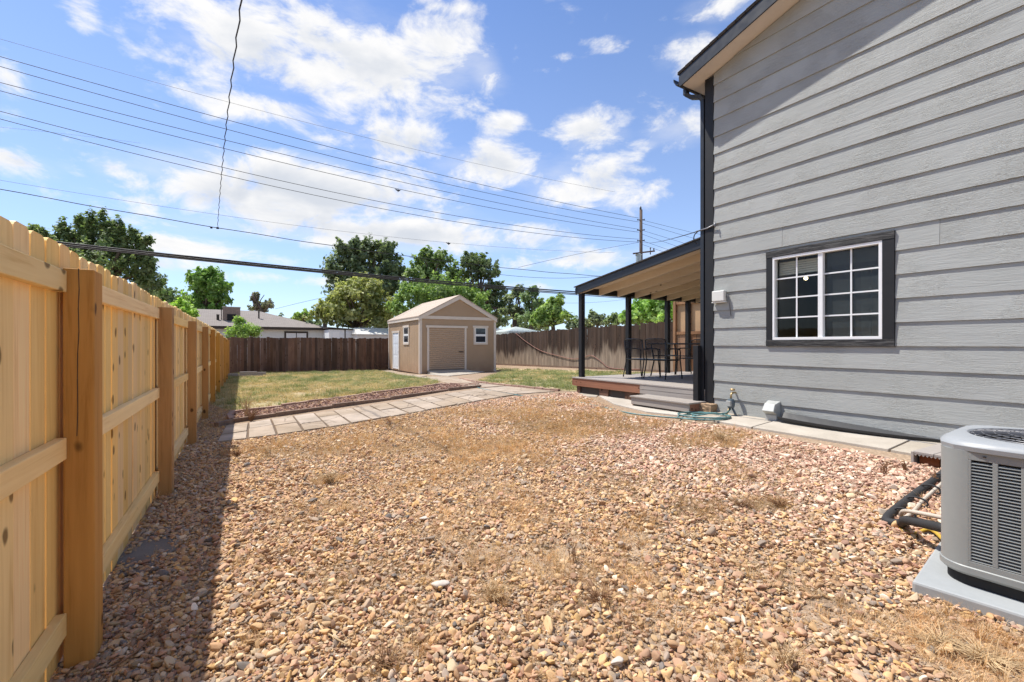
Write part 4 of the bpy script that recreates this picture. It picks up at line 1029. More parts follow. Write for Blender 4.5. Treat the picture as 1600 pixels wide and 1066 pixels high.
for face in range(4):
    ang = face * math.pi / 2
    for c in range(6):
        y = -q + .009 + .005 + PITCH * c if c else -q
        # rib left of each column and the strips above and below
    cs = [-q + .02 + PITCH * (c + .5) - .0 for c in range(5)]
    rot = Matrix.Rotation(ang, 4, 'Z')
    fr_ = MB()
    edges = [-q] + [cs[i] for i in range(5)] + [q]
    fr_.box(-Hs, -Hs + .012, -q, q, TB - .042, TB); fr_.box(-Hs, -Hs + .012, -q, q, HB + .044, HB + .072)
    prev = -q
    for cc in cs: fr_.box(-Hs, -Hs + .012, prev, cc - CW / 2, HB + .072, TB - .042); prev = cc + CW / 2
    fr_.box(-Hs, -Hs + .012, prev, q, HB + .072, TB - .042)
    o = fr_.build('side_panel', M['ac'], ac, bevel=.002); o.rotation_euler = (0, 0, ang)
    if face in (0,):
        for cc in cs:
            for k in range(nl):
                s_ = link('louvre_slat', slm, None, o); s_.location = (-Hs + .001, cc, HB + .075 + k * ll)
    else:
        m_ = MB()
        for cc in cs:
            for k in range(nl):
                z_ = HB + .075 + k * ll; m_.add([(-Hs + .001, cc - CW / 2, z_), (-Hs + .001, cc + CW / 2, z_), (-Hs + .014, cc + CW / 2, z_ + ll * .55), (-Hs + .014, cc - CW / 2, z_ + ll * .55)], [(0, 1, 2, 3)])
        s_ = m_.build('louvre_slats', M['ac'], o); s_['kind'] = 'stuff'
# domed rim round the fan opening
n = 36
def circ(r): return [(r * math.cos(2 * math.pi * k / n), r * math.sin(2 * math.pi * k / n)) for k in range(n)]
def sqang(h, r):
    res = []
    for k in range(n):
        a = 2 * math.pi * k / n; c, s_ = abs(math.cos(a)), abs(math.sin(a)); e = 5.0
        rad = h / (c ** e + s_ ** e) ** (1 / e); res.append((rad * math.cos(a), rad * math.sin(a)))
    return res
loft([(sqang(.352, 0), TB - .004), (sqang(.370, 0), TB), (sqang(.373, 0), TB + .022), (sqang(.366, 0), TB + .036), (sqang(.345, 0), TB + .050), (circ(.325), TB + .056), (circ(.300), TB + .055), (circ(.290), TB + .045), (circ(.285), TB - .01)], False).build('top_rim', M['ac_light'], ac, auto=30)
loft([(circ(.284), TB - .06), (circ(.284), TB + .03)], False).build('fan_shroud', M['ac_dark'], ac, smooth=True)
MB().add([(x, y, TB - .07) for x, y in circ(.30)], [tuple(range(n))]).build('fan_well', M['ac_dark'], ac)
gr = MB()
for k in range(28):
    a = 2 * math.pi * k / 28; gr.tube([(.045 * math.cos(a), .045 * math.sin(a), TB + .066), (.17 * math.cos(a), .17 * math.sin(a), TB + .064), (.27 * math.cos(a + .05), .27 * math.sin(a + .05), TB + .056), (.298 * math.cos(a + .06), .298 * math.sin(a + .06), TB + .045)], .0024, 5)
for r_ in (.05, .10, .15, .20, .245, .28): gr.tube([(x / .28 * r_, y / .28 * r_, TB + .066 - .012 * (r_ / .28) ** 3) for x, y in [(.28 * math.cos(2 * math.pi * k / 32), .28 * math.sin(2 * math.pi * k / 32)) for k in range(32)]], .0024, 5, close=True)
gr.build('fan_grille', M['fan'], ac, smooth=True)
hub = MB().lathe([(.0, -.02), (.06, -.02), (.065, .01), (.04, .03), (.0, .032)], (0, 0, TB - .0), 18).build('fan_hub', M['fan'], ac, auto=30)
for k in range(3):
    a = R(20 + 120 * k); c, s_ = math.cos(a), math.sin(a)
    f_ = lambda r_, t_, z_: (r_ * c - t_ * s_, r_ * s_ + t_ * c, TB + z_)
    MB().add([f_(.05, -.03, .02), f_(.26, -.10, .025), f_(.27, .04, -.02), f_(.05, .03, -.01)], [(0, 1, 2, 3)]).build('fan_blade', M['copper'], ac)
for y in (-.1, .18): MB().lathe([(.0, 0), (.006, 0), (.006, .004), (0, .005)], (-Hs - .003, y, TB - .02), 8).build('screw', M['black_metal'], ac)

# line set, pipes and covers
g1 = G(1382, 826); z1 = g1.z + .035
def gpt(px, py, up): g = G(px, py); return Vector((g.x, g.y, g.z + up))
A_ = gpt(1478, 744, .05); B_ = gpt(1425, 782, .03); C_ = gpt(1388, 822, .03)
en = Vector((acc.x, acc.y, 0)) + Matrix.Rotation(acT, 3, 'Z') @ Vector((-.1, .36, 0)); en.z = padz + .18
def smooth_path(P, n=8):
    P = [Vector(p) for p in P]; out_ = []
    Q = [P[0] * 2 - P[1]] + P + [P[-1] * 2 - P[-2]]
    for i in range(1, len(Q) - 2):
        for k in range(n):
            t = k / n; a, b, c, d = Q[i - 1], Q[i], Q[i + 1], Q[i + 2]
            out_.append(.5 * ((2 * b) + (c - a) * t + (2 * a - 5 * b + 4 * c - d) * t * t + (3 * b - a - 3 * c + d) * t ** 3))
    return out_ + [P[-1]]
ls = thing('refrigerant_line', 'thick black insulated pipe bent across the gravel to the air conditioner', 'pipe', (C_.x, C_.y, g1.z))
loc = Vector((C_.x, C_.y, g1.z))
main = smooth_path([A_ + Vector((.12, .12, .06)), A_, B_, C_ + Vector((.03, .05, .0)), C_ + Vector((.03, -.06, .01)), C_.lerp(en, .3) + Vector((0, -.03, .03)), en])
MB().tube([p - loc for p in main], .027, 10).build('insulation', M['black_rubber'], ls, smooth=True)
off = Vector((.05, -.035, .0))
t2 = smooth_path([A_ + Vector((.14, .09, .06)) + off * .5, A_ + off + Vector((0, 0, .01)), B_ + off * 1.2, B_.lerp(C_, .55) + off * 1.3 + Vector((0, 0, .012)), C_ + Vector((.10, .0, .02)), C_.lerp(en, .4) + Vector((0, .03, .07)), en + Vector((.02, .02, .05))])
MB().tube([p - loc for p in t2], .012, 8).build('suction_tube', M['tan_tube'], ls, smooth=True)
for f in (.18, .42, .66, .86):
    p = A_.lerp(C_, f); d = (C_ - A_).normalized(); s_ = Vector((-d.y, d.x, 0))
    ring = [p + off * .5 + (s_ * math.cos(a) * .060 + Vector((0, 0, 1)) * math.sin(a) * .034) for a in [2 * math.pi * k / 14 for k in range(14)]]
    MB().tube([q_ - loc for q_ in ring], .007, 5, close=True).build('tape_strap', M['black_rubber'], ls, smooth=True)
yl = smooth_path([C_ + Vector((.02, -.04, -.02)), gpt(1425, 838, .015), gpt(1455, 838, .04), en + Vector((0, -.03, -.1))])
o = MB().tube(yl, .011, 8).build('gas_tube', M['yellow_tube'], smooth=True); tag(o, 'yellow flexible tube under the black pipe beside the pad', 'tube')
bk = smooth_path([gpt(1432, 838, .01), gpt(1462, 842, .02), en + Vector((.03, -.05, -.14))]); o = MB().tube(bk, .008, 6).build('cable', M['wire'], smooth=True); tag(o, 'short black cable running under the yellow tube to the air conditioner', 'cable')

cb = G(1428, 727); cov = thing('pipe_cover', 'open ended box of grey composite boards over the pipes by the wall', 'pipe cover', (cb.x, cb.y, cb.z), HT - R(2))
for k in range(4):
    MB().box(.0, .95, -.142 * (k + 1) + .004, -.142 * k, .105, .130).build('top_board', M['comp'], cov, bevel=.004)
MB().box(0, .95, .002, .024, 0, .125).build('side_board', M['comp'], cov, bevel=.003)
MB().box(.06, .10, -.16, -.02, 0, .104).build('support', M['red_wood'], cov); MB().box(.06, .10, -.45, -.28, 0, .104).build('support', M['red_wood'], cov)
sc = MB()
for k in range(18): sc.lathe([(.0, 0), (.012, 0), (.012, .01), (0, .01)], (.0, 0, 0), 8)
tri = MB()
for k in range(20):
    y = -.012 - k * .028; tri.add([(-.004, y - .012, .106), (-.004, y + .012, .106), (-.004, y, .090), (.01, y - .012, .106), (.01, y + .012, .106), (.01, y, .090)], [(0, 1, 2), (5, 4, 3), (0, 2, 5, 3), (1, 4, 5, 2)])
tri.build('scalloped_edge', M['comp'], cov)

# ------------------------------------------------------------------ hoses on the ground
hp_ = smooth_path([gpt(*p, .012) for p in [(738, 604), (765, 611), (800, 617), (840, 623), (880, 628), (905, 630), (940, 637), (985, 647), (1020, 651), (1055, 654), (1090, 656)]])
o = MB().tube(hp_, .011, 6).build('garden_hose', M['hose_teal'], smooth=True); tag(o, 'long green garden hose trailing from the path to the coil by the tap', 'garden hose')
cc = gpt(1105, 655, .03); coil = []
for k in range(92):
    a = k * .25; rr = .29 + .09 * math.sin(k * .13) + .04 * math.sin(k * .47); coil.append(Vector((cc.x + rr * math.cos(a) * 1.15 + .02 * math.sin(k * .31), cc.y + rr * math.sin(a) * .75 + .02 * math.cos(k * .2), gz(cc.x, cc.y) + .03 + .012 * (k % 25) / 25 + .010 * (k // 25))))
coil += [coil[-1].lerp(hw(-.18, -.36, .34), t) + Vector((0, 0, .02)) for t in (.3, .6, .9)] + [hw(-.14, -.36, .42)]
o = MB().tube(coil, .011, 6).build('hose_coil', M['hose_teal'], smooth=True); tag(o, 'teal garden hose coiled loosely on the concrete by the tap', 'garden hose')
# hose hung on the right fence
def rfp(px, py):
    k = (px - HX) / FPX; u0 = 13.41   # on the face of the fence
    # x = k y ; u = x cT + y sT = u0
    y = u0 / (k * cT + sT); return Vector((k * y, y, CZ + (HY - py) / FPX * y))
o = MB().tube(smooth_path([rfp(*p) for p in [(806, 521), (822, 534), (845, 548), (872, 556), (895, 561), (912, 558), (924, 555.5), (938, 564), (951, 574), (975, 577), (1000, 577)]]), .015, 6).build('hung_hose', M['hose_red'], smooth=True)
tag(o, 'faded red hose draped in loops along the right fence', 'hose')

# ------------------------------------------------------------------ things at the back
def small_box(name, label, cat, c, dims, rot, m, part='box'):
    t = thing(name, label, cat, c, rot); MB().box(-dims[0] / 2, dims[0] / 2, -dims[1] / 2, dims[1] / 2, 0, dims[2]).build(part, m, t, bevel=.01); return t
lb0 = G(388, 588.5)
o = thing('timber_stack', 'small stack of old grey lumber at the back left corner', 'lumber stack', lb0, TH)
for (x0, x1, y0, y1, z0, z1) in ((-1.0, .6, -.1, .06, .0, .05), (-.35, .35, -.08, .06, .052, .17), (.36, .72, -.06, .08, .052, .13), (-1.2, -.4, .1, .3, .0, .09)): MB().box(x0, x1, y0, y1, z0 + .02, z1 + .06).build('timber', M['comp'], o, bevel=.006)

# ------------------------------------------------------------------ neighbouring buildings
nh = thing('neighbour_house', 'white single-storey house with a brown hipped roof behind the back fence', 'house', At(505, 560, 39), TH + R(2)); nh.location.z = -.2
# x across (to the left negative), y away
L_, D_ = 19.0, 9.0; eh_ = (CZ + (HY - 513) / FPX * 39) + .2
MB().box(-L_, 0, 0, D_, 0, eh_).build('wall', M['stucco'], nh)
ro = .5; rz = eh_; pk_ = CZ + (HY - 487) / FPX * 41 + .2
rmesh = MB().add([(-L_ - ro, -ro, rz), (ro, -ro, rz), (ro, D_ + ro, rz), (-L_ - ro, D_ + ro, rz), (-L_ + 4.6, D_ / 2, pk_), (-4.6, D_ / 2, pk_), (-L_ - ro, -ro, rz - .16), (ro, -ro, rz - .16), (ro, D_ + ro, rz - .16), (-L_ - ro, D_ + ro, rz - .16)],
                 [(0, 1, 5, 4), (1, 2, 5), (2, 3, 4, 5), (3, 0, 4), (9, 8, 7, 6), (6, 7, 1, 0), (7, 8, 2, 1), (8, 9, 3, 2), (9, 6, 0, 3)])
rmesh.build('roof', M['shingle_grey'], nh)
MB().box(-L_ - ro - .02, ro + .02, -ro - .03, -ro - .001, rz - .20, rz + .02).build('fascia', M['dark_brown'], nh)
MB().box(ro + .001, ro + .03, -ro, D_ + ro, rz - .20, rz + .02).build('fascia', M['dark_brown'], nh)
wv_ = bpy.data.objects.new('window', None); COL.objects.link(wv_); wv_.parent = nh
wx0, wx1 = -3.0, -1.2
MB().box(wx0, wx1, -.06, -.01, 1.3, 2.62).build('window_frame', M['dark_brown'], wv_)
MB().box(wx0 + .14, wx1 - .14, -.08, -.062, 1.3, 2.48).build('shutter', M['white_wall'], wv_)
MB().box((wx0 + wx1) / 2 - .03, (wx0 + wx1) / 2 + .03, -.09, -.081, 1.3, 2.48).build('mullion', M['dark_glass'], wv_)
# roof-top cooler and pipes
cl = thing('rooftop_cooler', 'brown box shaped evaporative cooler on the neighbouring roof', 'evaporative cooler', At(362, 509, 36.8), TH)
MB().box(-.60, .60, -.5, .5, 0, 1.45).build('housing', M['cooler'], cl, bevel=.02); MB().box(-.63, .63, -.53, .53, 1.452, 1.50).build('lid', M['metal_roof'], cl)
MB().box(-.30, .30, -.54, -.502, .2, .9).build('louvre', M['ac_dark'], cl); MB().box(-.72, -.66, -.3, -.24, -.4, 1.45).build('pipe', M['dark_brown'], cl)
for px, py, h_, lab in ((404.5, 500, .75, 'thin dark vent pipe on the neighbouring roof near its ridge'), (340.5, 500, .38, 'short vent pipe on the neighbouring roof left of the cooler')):
    p_ = At(px, py, 38.2 if px > 400 else 36.0); t_ = thing('vent_pipe', lab, 'vent pipe', p_)
    MB().tube([(0, 0, -.3), (0, 0, h_)], .06 if px > 400 else .10, 8).build('pipe', M['dark_brown'], t_); MB().lathe([(.0, 0), (.11, 0), (.11, .05), (0, .07)], (0, 0, h_), 10).build('cap', M['dark_brown'], t_)
gb = thing('garage', 'low white garage with a dark roof edge behind the back fence', 'garage', At(508, 560, 36.6), TH + R(2)); gb.location.z = -.3
hgt = CZ + (HY - 515) / FPX * 36.6 + .3
MB().box(.3, 2.5, 0, 5, 0, hgt).build('wall', M['white_wall'], gb); MB().hexa([(.2, -.15, hgt + .1), (2.7, -.15, hgt - .04), (2.7, 5.1, hgt - .04), (.2, 5.1, hgt + .1)], [(.2, -.15, hgt + .2), (2.7, -.15, hgt + .06), (2.7, 5.1, hgt + .06), (.2, 5.1, hgt + .2)]).build('roof', M['dark_brown'], gb)
MB().box(.6, 1.1, -.03, -.003, .9, hgt - .15).build('window', M['vinyl'], gb); MB().box(1.50, 1.58, -.04, -.003, 0, hgt).build('downpipe', M['dark_brown'], gb)
ms = thing('metal_shed', 'pale metal garden shed roof showing above the back fence', 'shed', At(556, 560, 36), TH); ms.location.z = -.3
hg = CZ + (HY - 522) / FPX * 36 + .3
MB().box(.1, 3.9, 0, 3, 0, hg).build('wall', M['metal_roof'], ms)
MB().add([(0, -.1, hg), (4.0, -.1, hg), (4.0, 1.5, hg + .55), (0.2, 1.5, hg + .55), (0, 3.1, hg), (4, 3.1, hg), (0, -.1, hg - .08), (4.0, -.1, hg - .08)], [(0, 1, 2, 3), (3, 2, 5, 4), (6, 7, 1, 0), (0, 3, 4), (1, 5, 2)]).build('roof', M['metal_roof'], ms)
cn = thing('canopy', 'pale grey-green canopy tent top beyond the right fence near the shed', 'canopy', At(806, 520, 34), TH); cn.location.z = 0
zc = CZ + (HY - 519) / FPX * 34; zt = CZ + (HY - 510.5) / FPX * 34
MB().add([(-1.4, -1.4, zc), (1.6, -1.4, zc), (1.6, 1.4, zc), (-1.4, 1.4, zc), (0, 0, zt), (-1.4, -1.4, zc - .2), (1.6, -1.4, zc - .2), (1.6, 1.4, zc - .2), (-1.4, 1.4, zc - .2)], [(0, 1, 4), (1, 2, 4), (2, 3, 4), (3, 0, 4), (0, 5, 6, 1), (1, 6, 7, 2), (2, 7, 8, 3), (3, 8, 5, 0)]).build('canopy_top', M['tarp'], cn)
for x, y in ((-1.35, -1.35), (1.55, -1.35), (1.55, 1.35), (-1.35, 1.35)): MB().box(x - .03, x + .03, y - .03, y + .03, -.2, zc).build('pole', M['fan'], cn)
lt = thing('outbuilding', 'low pale roofed outbuilding between the shed and the canopy', 'outbuilding', At(770, 520, 36), TH); lt.location.z = 0
z_a = CZ + (HY - 516) / FPX * 36; z_b = CZ + (HY - 509) / FPX * 36
MB().box(-1.2, 1.6, 0, 3, -.2, z_a).build('wall', M['white_wall'], lt); MB().hexa([(-1.4, -.2, z_a), (1.7, -.2, z_a - .1), (1.7, 3, z_b - .1), (-1.4, 3, z_b)], [(-1.4, -.2, z_a + .08), (1.7, -.2, z_a - .02), (1.7, 3, z_b - .02), (-1.4, 3, z_b + .08)]).build('roof', M['metal_roof'], lt)

# ------------------------------------------------------------------ utility pole and wires
PV = 30.0                                             # the pole line runs behind the back fence
def on_line(px, py, v=PV):
    k = (px - HX) / FPX; y = v / (-k * sT + cT); return Vector((k * y, y, CZ + (HY - py) / FPX * y))
pb_ = on_line(1001.5, 328)
pole = thing('utility_pole', 'tall wooden utility pole rising behind the patio roof', 'utility pole', (pb_.x, pb_.y, -.1), TH)
ptop = pb_.z + .1
MB().tube([(0, 0, -.3), (0, 0, ptop * .5), (0, 0, ptop)], [.19, .165, .135], 12).build('mast', M['pole_wood'], pole, smooth=True)
Yp = pb_.y
def zpx(py): return CZ + (HY - py) / FPX * Yp + .1
for py in (344, 360, 376.5):
    z_ = zpx(py); 
    MB().tube([(-.42, 0, z_ - .05), (0, 0, z_), (.42, 0, z_ + .09)], .045, 6).build('bracket', M['porcelain'], pole, smooth=True)
    for s_ in (-1, 1):
        MB().lathe([(.0, 0), (.06, 0), (.035, .04), (.07, .07), (.04, .11), (0, .13)], (.42 * s_, 0, z_ - .02 + .07 * s_), 10).build('insulator', M['porcelain'], pole, smooth=True)
zc_ = zpx(395.5)
MB().bar((-1.15, -.16, zc_ - .20), (1.60, -.16, zc_ + .32), .10, .13).build('crossarm', M['pole_wood'], pole)
for x in (1.05, 1.5): MB().lathe([(.0, -.35 if x < 1.2 else 0), (.05, -.33 if x < 1.2 else 0), (.03, .1), (.07, .2), (.04, .3), (0, .32)], (x, -.16, zc_ + .28), 8).build('insulator', M['porcelain'], pole, smooth=True)
MB().lathe([(.0, 0), (.24, .02), (.25, .1), (.25, .85), (.30, .9), (.30, .96), (.1, 1.05), (0, 1.06)], (-.42, -.1, zpx(415)), 18).build('transformer', M['transformer'], pole, auto=30)
MB().lathe([(.0, 0), (.08, 0), (.10, .12), (.05, .3), (0, .32)], (-.05, 0, ptop), 8).build('cap', M['porcelain'], pole, smooth=True)

def quad_fit(P, n=40):
    """parabola through three points hung in one vertical plane"""
    a, m, b = P; L = (b.xy - a.xy).length; s = (m.xy - a.xy).dot((b.xy - a.xy)) / L / L
    h = (m.z - (a.z + (b.z - a.z) * s)) / (s * (1 - s)); return [a.lerp(b, t) + Vector((0, 0, h * t * (1 - t))) for t in [k / n for k in range(n + 1)]]
GW = 'power lines strung from the pole across the sky'
lines = [((0, 88.5), (500, 226), (998, 341), .016, 'uppermost of the thick dark power wires running left from the pole'),
         ((0, 104), (500, 240), (998, 347), .016, 'second thick power wire from the top running left from the pole'),
         ((0, 129), (500, 255), (998, 358.5), .016, 'third thick power wire from the top running left from the pole'),
         ((0, 142), (500, 268), (998, 363), .016, 'fourth thick power wire from the top running left from the pole'),
         ((0, 174), (500, 296), (998, 374), .016, 'fifth thick power wire from the top running left from the pole'),
         ((0, 186), (500, 307), (998, 378.5), .016, 'lowest of the six thick power wires running left from the pole')]
def wire(P, r, label, m='wire', cat='wire', grp=GW, name='power_wire'):
    o = MB().tube(P, r, 5).build(name, M[m], smooth=True); tag(o, label, cat, grp); return o
for a, b, c, r_, lab in lines:
    A = on_line(*a); B = on_line(*b); C = on_line(*c)
    P = quad_fit([A, B, C]); ext = [P[0] + (P[0] - P[1]) * k for k in (14, 8, 4, 2)]
    wire(ext + P, r_, lab)
wire(quad_fit([on_line(0, 61, 36), on_line(500, 197, 36), on_line(960, 300, 36)]), .010, 'thin grey wire high above the thick power wires', 'wire_grey')
wire(quad_fit([on_line(-10, 280, 34), on_line(400, 344, 34), on_line(960, 395, 34)]), .009, 'faint thin wire just above the lower black cable', 'wire_grey')
wire(quad_fit([on_line(-10, 198, 40), on_line(90, 208, 40), on_line(220, 224, 40)]), .007, 'very faint short wire at the left edge of the sky', 'wire_grey')
P = quad_fit([on_line(-10, 294), on_line(340, 356), on_line(960, 433)]); hang = on_line(340, 356.5)
wire([p + Vector((0, 0, .015 * math.sin(i * 1.3))) for i, p in enumerate(P)], .020, 'sagging black service cable that the vertical drop hangs from')
wire(quad_fit([on_line(640, 402, 30.4), on_line(840, 434, 30.4), on_line(990, 424, 30.4)]), .014, 'wavy thin cable passing in front of the far trees')
for j, (dy, r_) in enumerate(((0, .050), (3.0, .042), (5.2, .03))):
    wire(quad_fit([on_line(60, 375.5 + dy, 29.2 + .2 * j), on_line(480, 420 + dy * .8, 29.2 + .2 * j), on_line(1010, 463 + dy, 29.2 + .2 * j)]), r_, ['upper strand of the heavy cable bundle low over the back fence', 'middle strand of the heavy cable bundle low over the back fence', 'lowest strand of the heavy cable bundle low over the back fence'][j])
# right-hand spans past the pole
for j, (a, c) in enumerate((((1003, 344), (1140, 378)), ((1003, 349), (1140, 389)), ((1003, 360), (1140, 402)), ((1003, 366), (1140, 414)), ((1003, 376), (1140, 424)), ((1003, 382), (1140, 430)))):
    A = on_line(*a); C = on_line(a[0] + (c[0] - a[0]) * 3, a[1] + (c[1] - a[1]) * 1.6)
    C = A + Vector((38, 22, -4.0 - j * .25)) if False else on_line(*c)
    wire([A, A.lerp(C, .5), C], .014, ['first', 'second', 'third', 'fourth', 'fifth', 'sixth'][j] + ' wire from the top on the right side of the pole, sloping behind the roof')
wire(quad_fit([on_line(998, 379), on_line(880, 402, 30), on_line(810, 418, 30)]), .012, 'thin slanting wire running down left from the pole above the crossarm')
wire(quad_fit([on_line(860, 503 - 30, 33), on_line(960, 470, 33), on_line(1040, 455, 33)]), .010, 'short low wire under the patio roof left of the pole')
wire(quad_fit([At(430, 483, 60), At(470, 473, 60), At(515, 463, 60)]), .02, 'thin far wire slanting above the neighbouring white house')
# service drop to the house behind the camera, and the one fixed to the house corner
near = Vector((-2.9, 4.2, 6.2)); top0 = At(384, 0, 7.2)
dp_ = quad_fit([hang, At(357.5, 236, 15.5), At(386, -60, 6.4)], 60)
tw = [p + Vector((.02 * math.sin(i * 2.1), 0, .02 * math.cos(i * 2.1))) for i, p in enumerate(dp_)]
wire(tw, .013, 'twisted service drop cable hanging steeply across the left sky', grp=None, name='service_drop')
sp = thing('cable_splice', 'small splice clamps where the vertical drop meets the black cable', 'cable splice', hang)
MB().lathe([(.0, -.06), (.07, -.04), (.07, .04), (0, .06)], (0, 0, 0), 8).build('clamp', M['wire'], sp, smooth=True); MB().lathe([(.0, -.06), (.06, -.04), (.06, .04), (0, .06)], (-.28, -.1, .0), 8).build('clamp', M['wire'], sp, smooth=True)
hk = hw(-.03, .10, CZ + 1.80)
wire([At(1040, 370, 12.0).lerp(hk, t) for t in (0, .5, 1)] if False else quad_fit([hk, hk.lerp(on_line(998, 379), .3) + Vector((0, 0, -.12)), on_line(1003, 378)]), .009, 'service cable running from the pole to the house corner', grp=None, name='service_cable')
ah = thing('cable_anchor', 'small grey cable clamp fixed to the black corner trim', 'cable clamp', hk, HT)
MB().tube([(0, .2, -.01), (0, 0, 0), (-.02, -.16, .03)], .012, 6).build('hook', M['fan'], ah, smooth=True); MB().tube(smooth_path([(0, .16, -.01), (-.01, .22, -.06), (0, .24, -.14), (.02, .2, -.2)]), .008, 6).build('cable_tail', M['wire'], ah, smooth=True)
MB().tube([(-.02, -.14, .06), (-.03, -.15, -.03)], .010, 6).build('insulator', M['fan'], ah, smooth=True)

# ------------------------------------------------------------------ trees
def leaf_mesh(name, C, N, size, cols, seed, up=.3):
    """C: leaf centres; a bent diamond per leaf, faces turned mostly outwards"""
    r = np.random.default_rng(seed); n = len(C)
    d = r.normal(size=(n, 3)); d /= np.linalg.norm(d, axis=1)[:, None]
    nn = N + d * .9; nn[:, 2] += up; nn /= np.linalg.norm(nn, axis=1)[:, None] + 1e-9
    t = np.cross(nn, r.normal(size=(n, 3))); t /= np.linalg.norm(t, axis=1)[:, None] + 1e-9; b = np.cross(nn, t)
    s = size * r.uniform(.6, 1.35, n)[:, None]
    V = np.empty((n, 4, 3)); V[:, 0] = C - t * s; V[:, 1] = C - b * s * .55 + nn * s * .12; V[:, 2] = C + t * s; V[:, 3] = C + b * s * .55 + nn * s * .12
    me = bpy.data.meshes.new(name); me.vertices.add(4 * n); me.loops.add(4 * n); me.polygons.add(n)
    me.vertices.foreach_set('co', V.ravel()); me.loops.foreach_set('vertex_index', np.arange(4 * n)); me.polygons.foreach_set('loop_start', np.arange(n) * 4); me.polygons.foreach_set('loop_total', np.full(n, 4))
    me.update()
    at = me.color_attributes.new('tone', 'FLOAT_COLOR', 'POINT')
    c4 = np.ones((n, 4, 4)); c4[:, :, :3] = cols[:, None, :]; at.data.foreach_set('color', c4.ravel()); return me
def tree(label, px, base_py, Y, blobs, col, col2, name='tree', leaf=.16, dens=1.0, seed=1, trunk=True, group='trees beyond the fences', fill=.62, ground=-.2, bare=0, sprig=1.1):
    """blobs: crown masses (px, py, rx, ry) as seen at distance Y, each a rough ball of leaf clumps"""
    r = np.random.default_rng(seed); base = At(px, base_py, Y); base.z = ground
    t = thing(name, label, 'tree', base, 0, group)
    Cs, Ns, Cc = [], [], []; tips = []
    for (bx_, by_, rx, ry) in blobs:
        dY = r.uniform(-.5, .5) * (rx / FPX * Y) * .8
        c = np.array(At(bx_, by_, Y)) - np.array(base); c[1] += dY
        R3 = np.array([rx / FPX * Y, rx / FPX * Y * .85, ry / FPX * Y]) * .93
        # clumps spread in the ball's outer part
        ncl = int(max(8, 12.5 * dens * (R3[0] * R3[2]) ** .6))
        d = r.normal(size=(ncl, 3)); d /= np.linalg.norm(d, axis=1)[:, None]
        rad = r.uniform(.35, 1.0, ncl) ** .6
        pc_ = c + d * R3 * rad[:, None] * (1 + .22 * r.normal(size=(ncl, 1)))
        tips += [Vector(p) for p in pc_[: max(3, ncl // 6)]]
        # sprigs that break the outline
        ns_ = int(ncl * sprig); ds_ = r.normal(size=(ns_, 3)); ds_[:, 2] = np.abs(ds_[:, 2]) * .9 + .1 * ds_[:, 2]; ds_ /= np.linalg.norm(ds_, axis=1)[:, None]
        ln_ = r.uniform(.15, .55, ns_) * (1.35 if sprig > 1.5 else 1)
        for dd, l_ in zip(ds_, ln_):
            up_ = dd * R3 * .85
            for s_ in (0.0, .35, .7, 1.0):
                k = int(max(4, 16 * (1 - .6 * s_))); e = r.normal(size=(k, 3)) * (.10 + .05 * min(R3)) * (1.15 - s_ * .7)
                L = c + up_ + (dd + np.array((0, 0, .55))) * l_ * min(R3.max(), 1.6) * s_ + e
                Cs.append(L); Ns.append(e * .5 + dd); mf = np.clip(r.uniform(0, 1) * .7 + r.uniform(-.1, .35, (k, 1)), 0, 1)
                Cc.append((np.array(col) * (1 - mf) + np.array(col2) * mf) * 1.85 * r.uniform(.8, 1.2, (k, 1)))
        for q_, dd in zip(pc_, d):
            k = int(r.integers(26, 60) * fill); cr = min(R3) * r.uniform(.12, .26) + .10
            e = r.normal(size=(k, 3)) * np.array([1.25, 1.1, .75]); L = q_ + e * cr * .6
            Cs.append(L); nn = e / (np.linalg.norm(e, axis=1)[:, None] + 1e-6) * .6 + dd * .6; Ns.append(nn)
            mixf = np.clip(r.uniform(0, 1) * .7 + r.uniform(-.15, .35, (k, 1)), 0, 1)
            cc_ = np.array(col) * (1 - mixf) + np.array(col2) * mixf; cc_ = cc_ * .82 + cc_.mean(axis=1, keepdims=True) * .18; Cc.append(cc_ * 1.95 * r.uniform(.8, 1.2, (k, 1)))
    C = np.concatenate(Cs); N = np.concatenate(Ns); K = np.concatenate(Cc)
    o = link('crown', leaf_mesh('crown', C, N, leaf, K, seed), M['leaf'], t); 
    H = max(b[2] for b in tips) if tips else 3
    mbt = MB(); ctr = C.mean(axis=0); trad = max(.12, .035 * (C[:, 2].max()))
    fork = Vector((ctr[0] * .6, ctr[1] * .6, max(1.0, C[:, 2].min() * .9 + .1 * C[:, 2].max())))
    mbt.tube([(0, 0, -.3), (fork.x * .3, fork.y * .3, fork.z * .5), tuple(fork)], [trad * 1.3, trad, trad * .8], 9)
    idx = list(range(len(tips))); random.Random(seed).shuffle(idx)
    for i in idx[:22]:
        tp = tips[i]; m1 = fork.lerp(tp, .5) + Vector(r.normal(size=3) * .25) + Vector((0, 0, .15 * (tp - fork).length * .5))
        mbt.tube([tuple(fork), tuple(m1), tuple(tp)], [trad * .5, trad * .28, trad * .06], 5)
    mbt.build('trunk', M['bark'], t, smooth=True)
    return t
DG, DG2 = (.062, .098, .040), (.16, .20, .085)
MG, MG2 = (.085, .140, .038), (.19, .26, .08)
LG, LG2 = (.13, .20, .045), (.28, .36, .11)
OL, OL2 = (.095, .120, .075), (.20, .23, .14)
YG, YG2 = (.085, .11, .025), (.20, .20, .06)
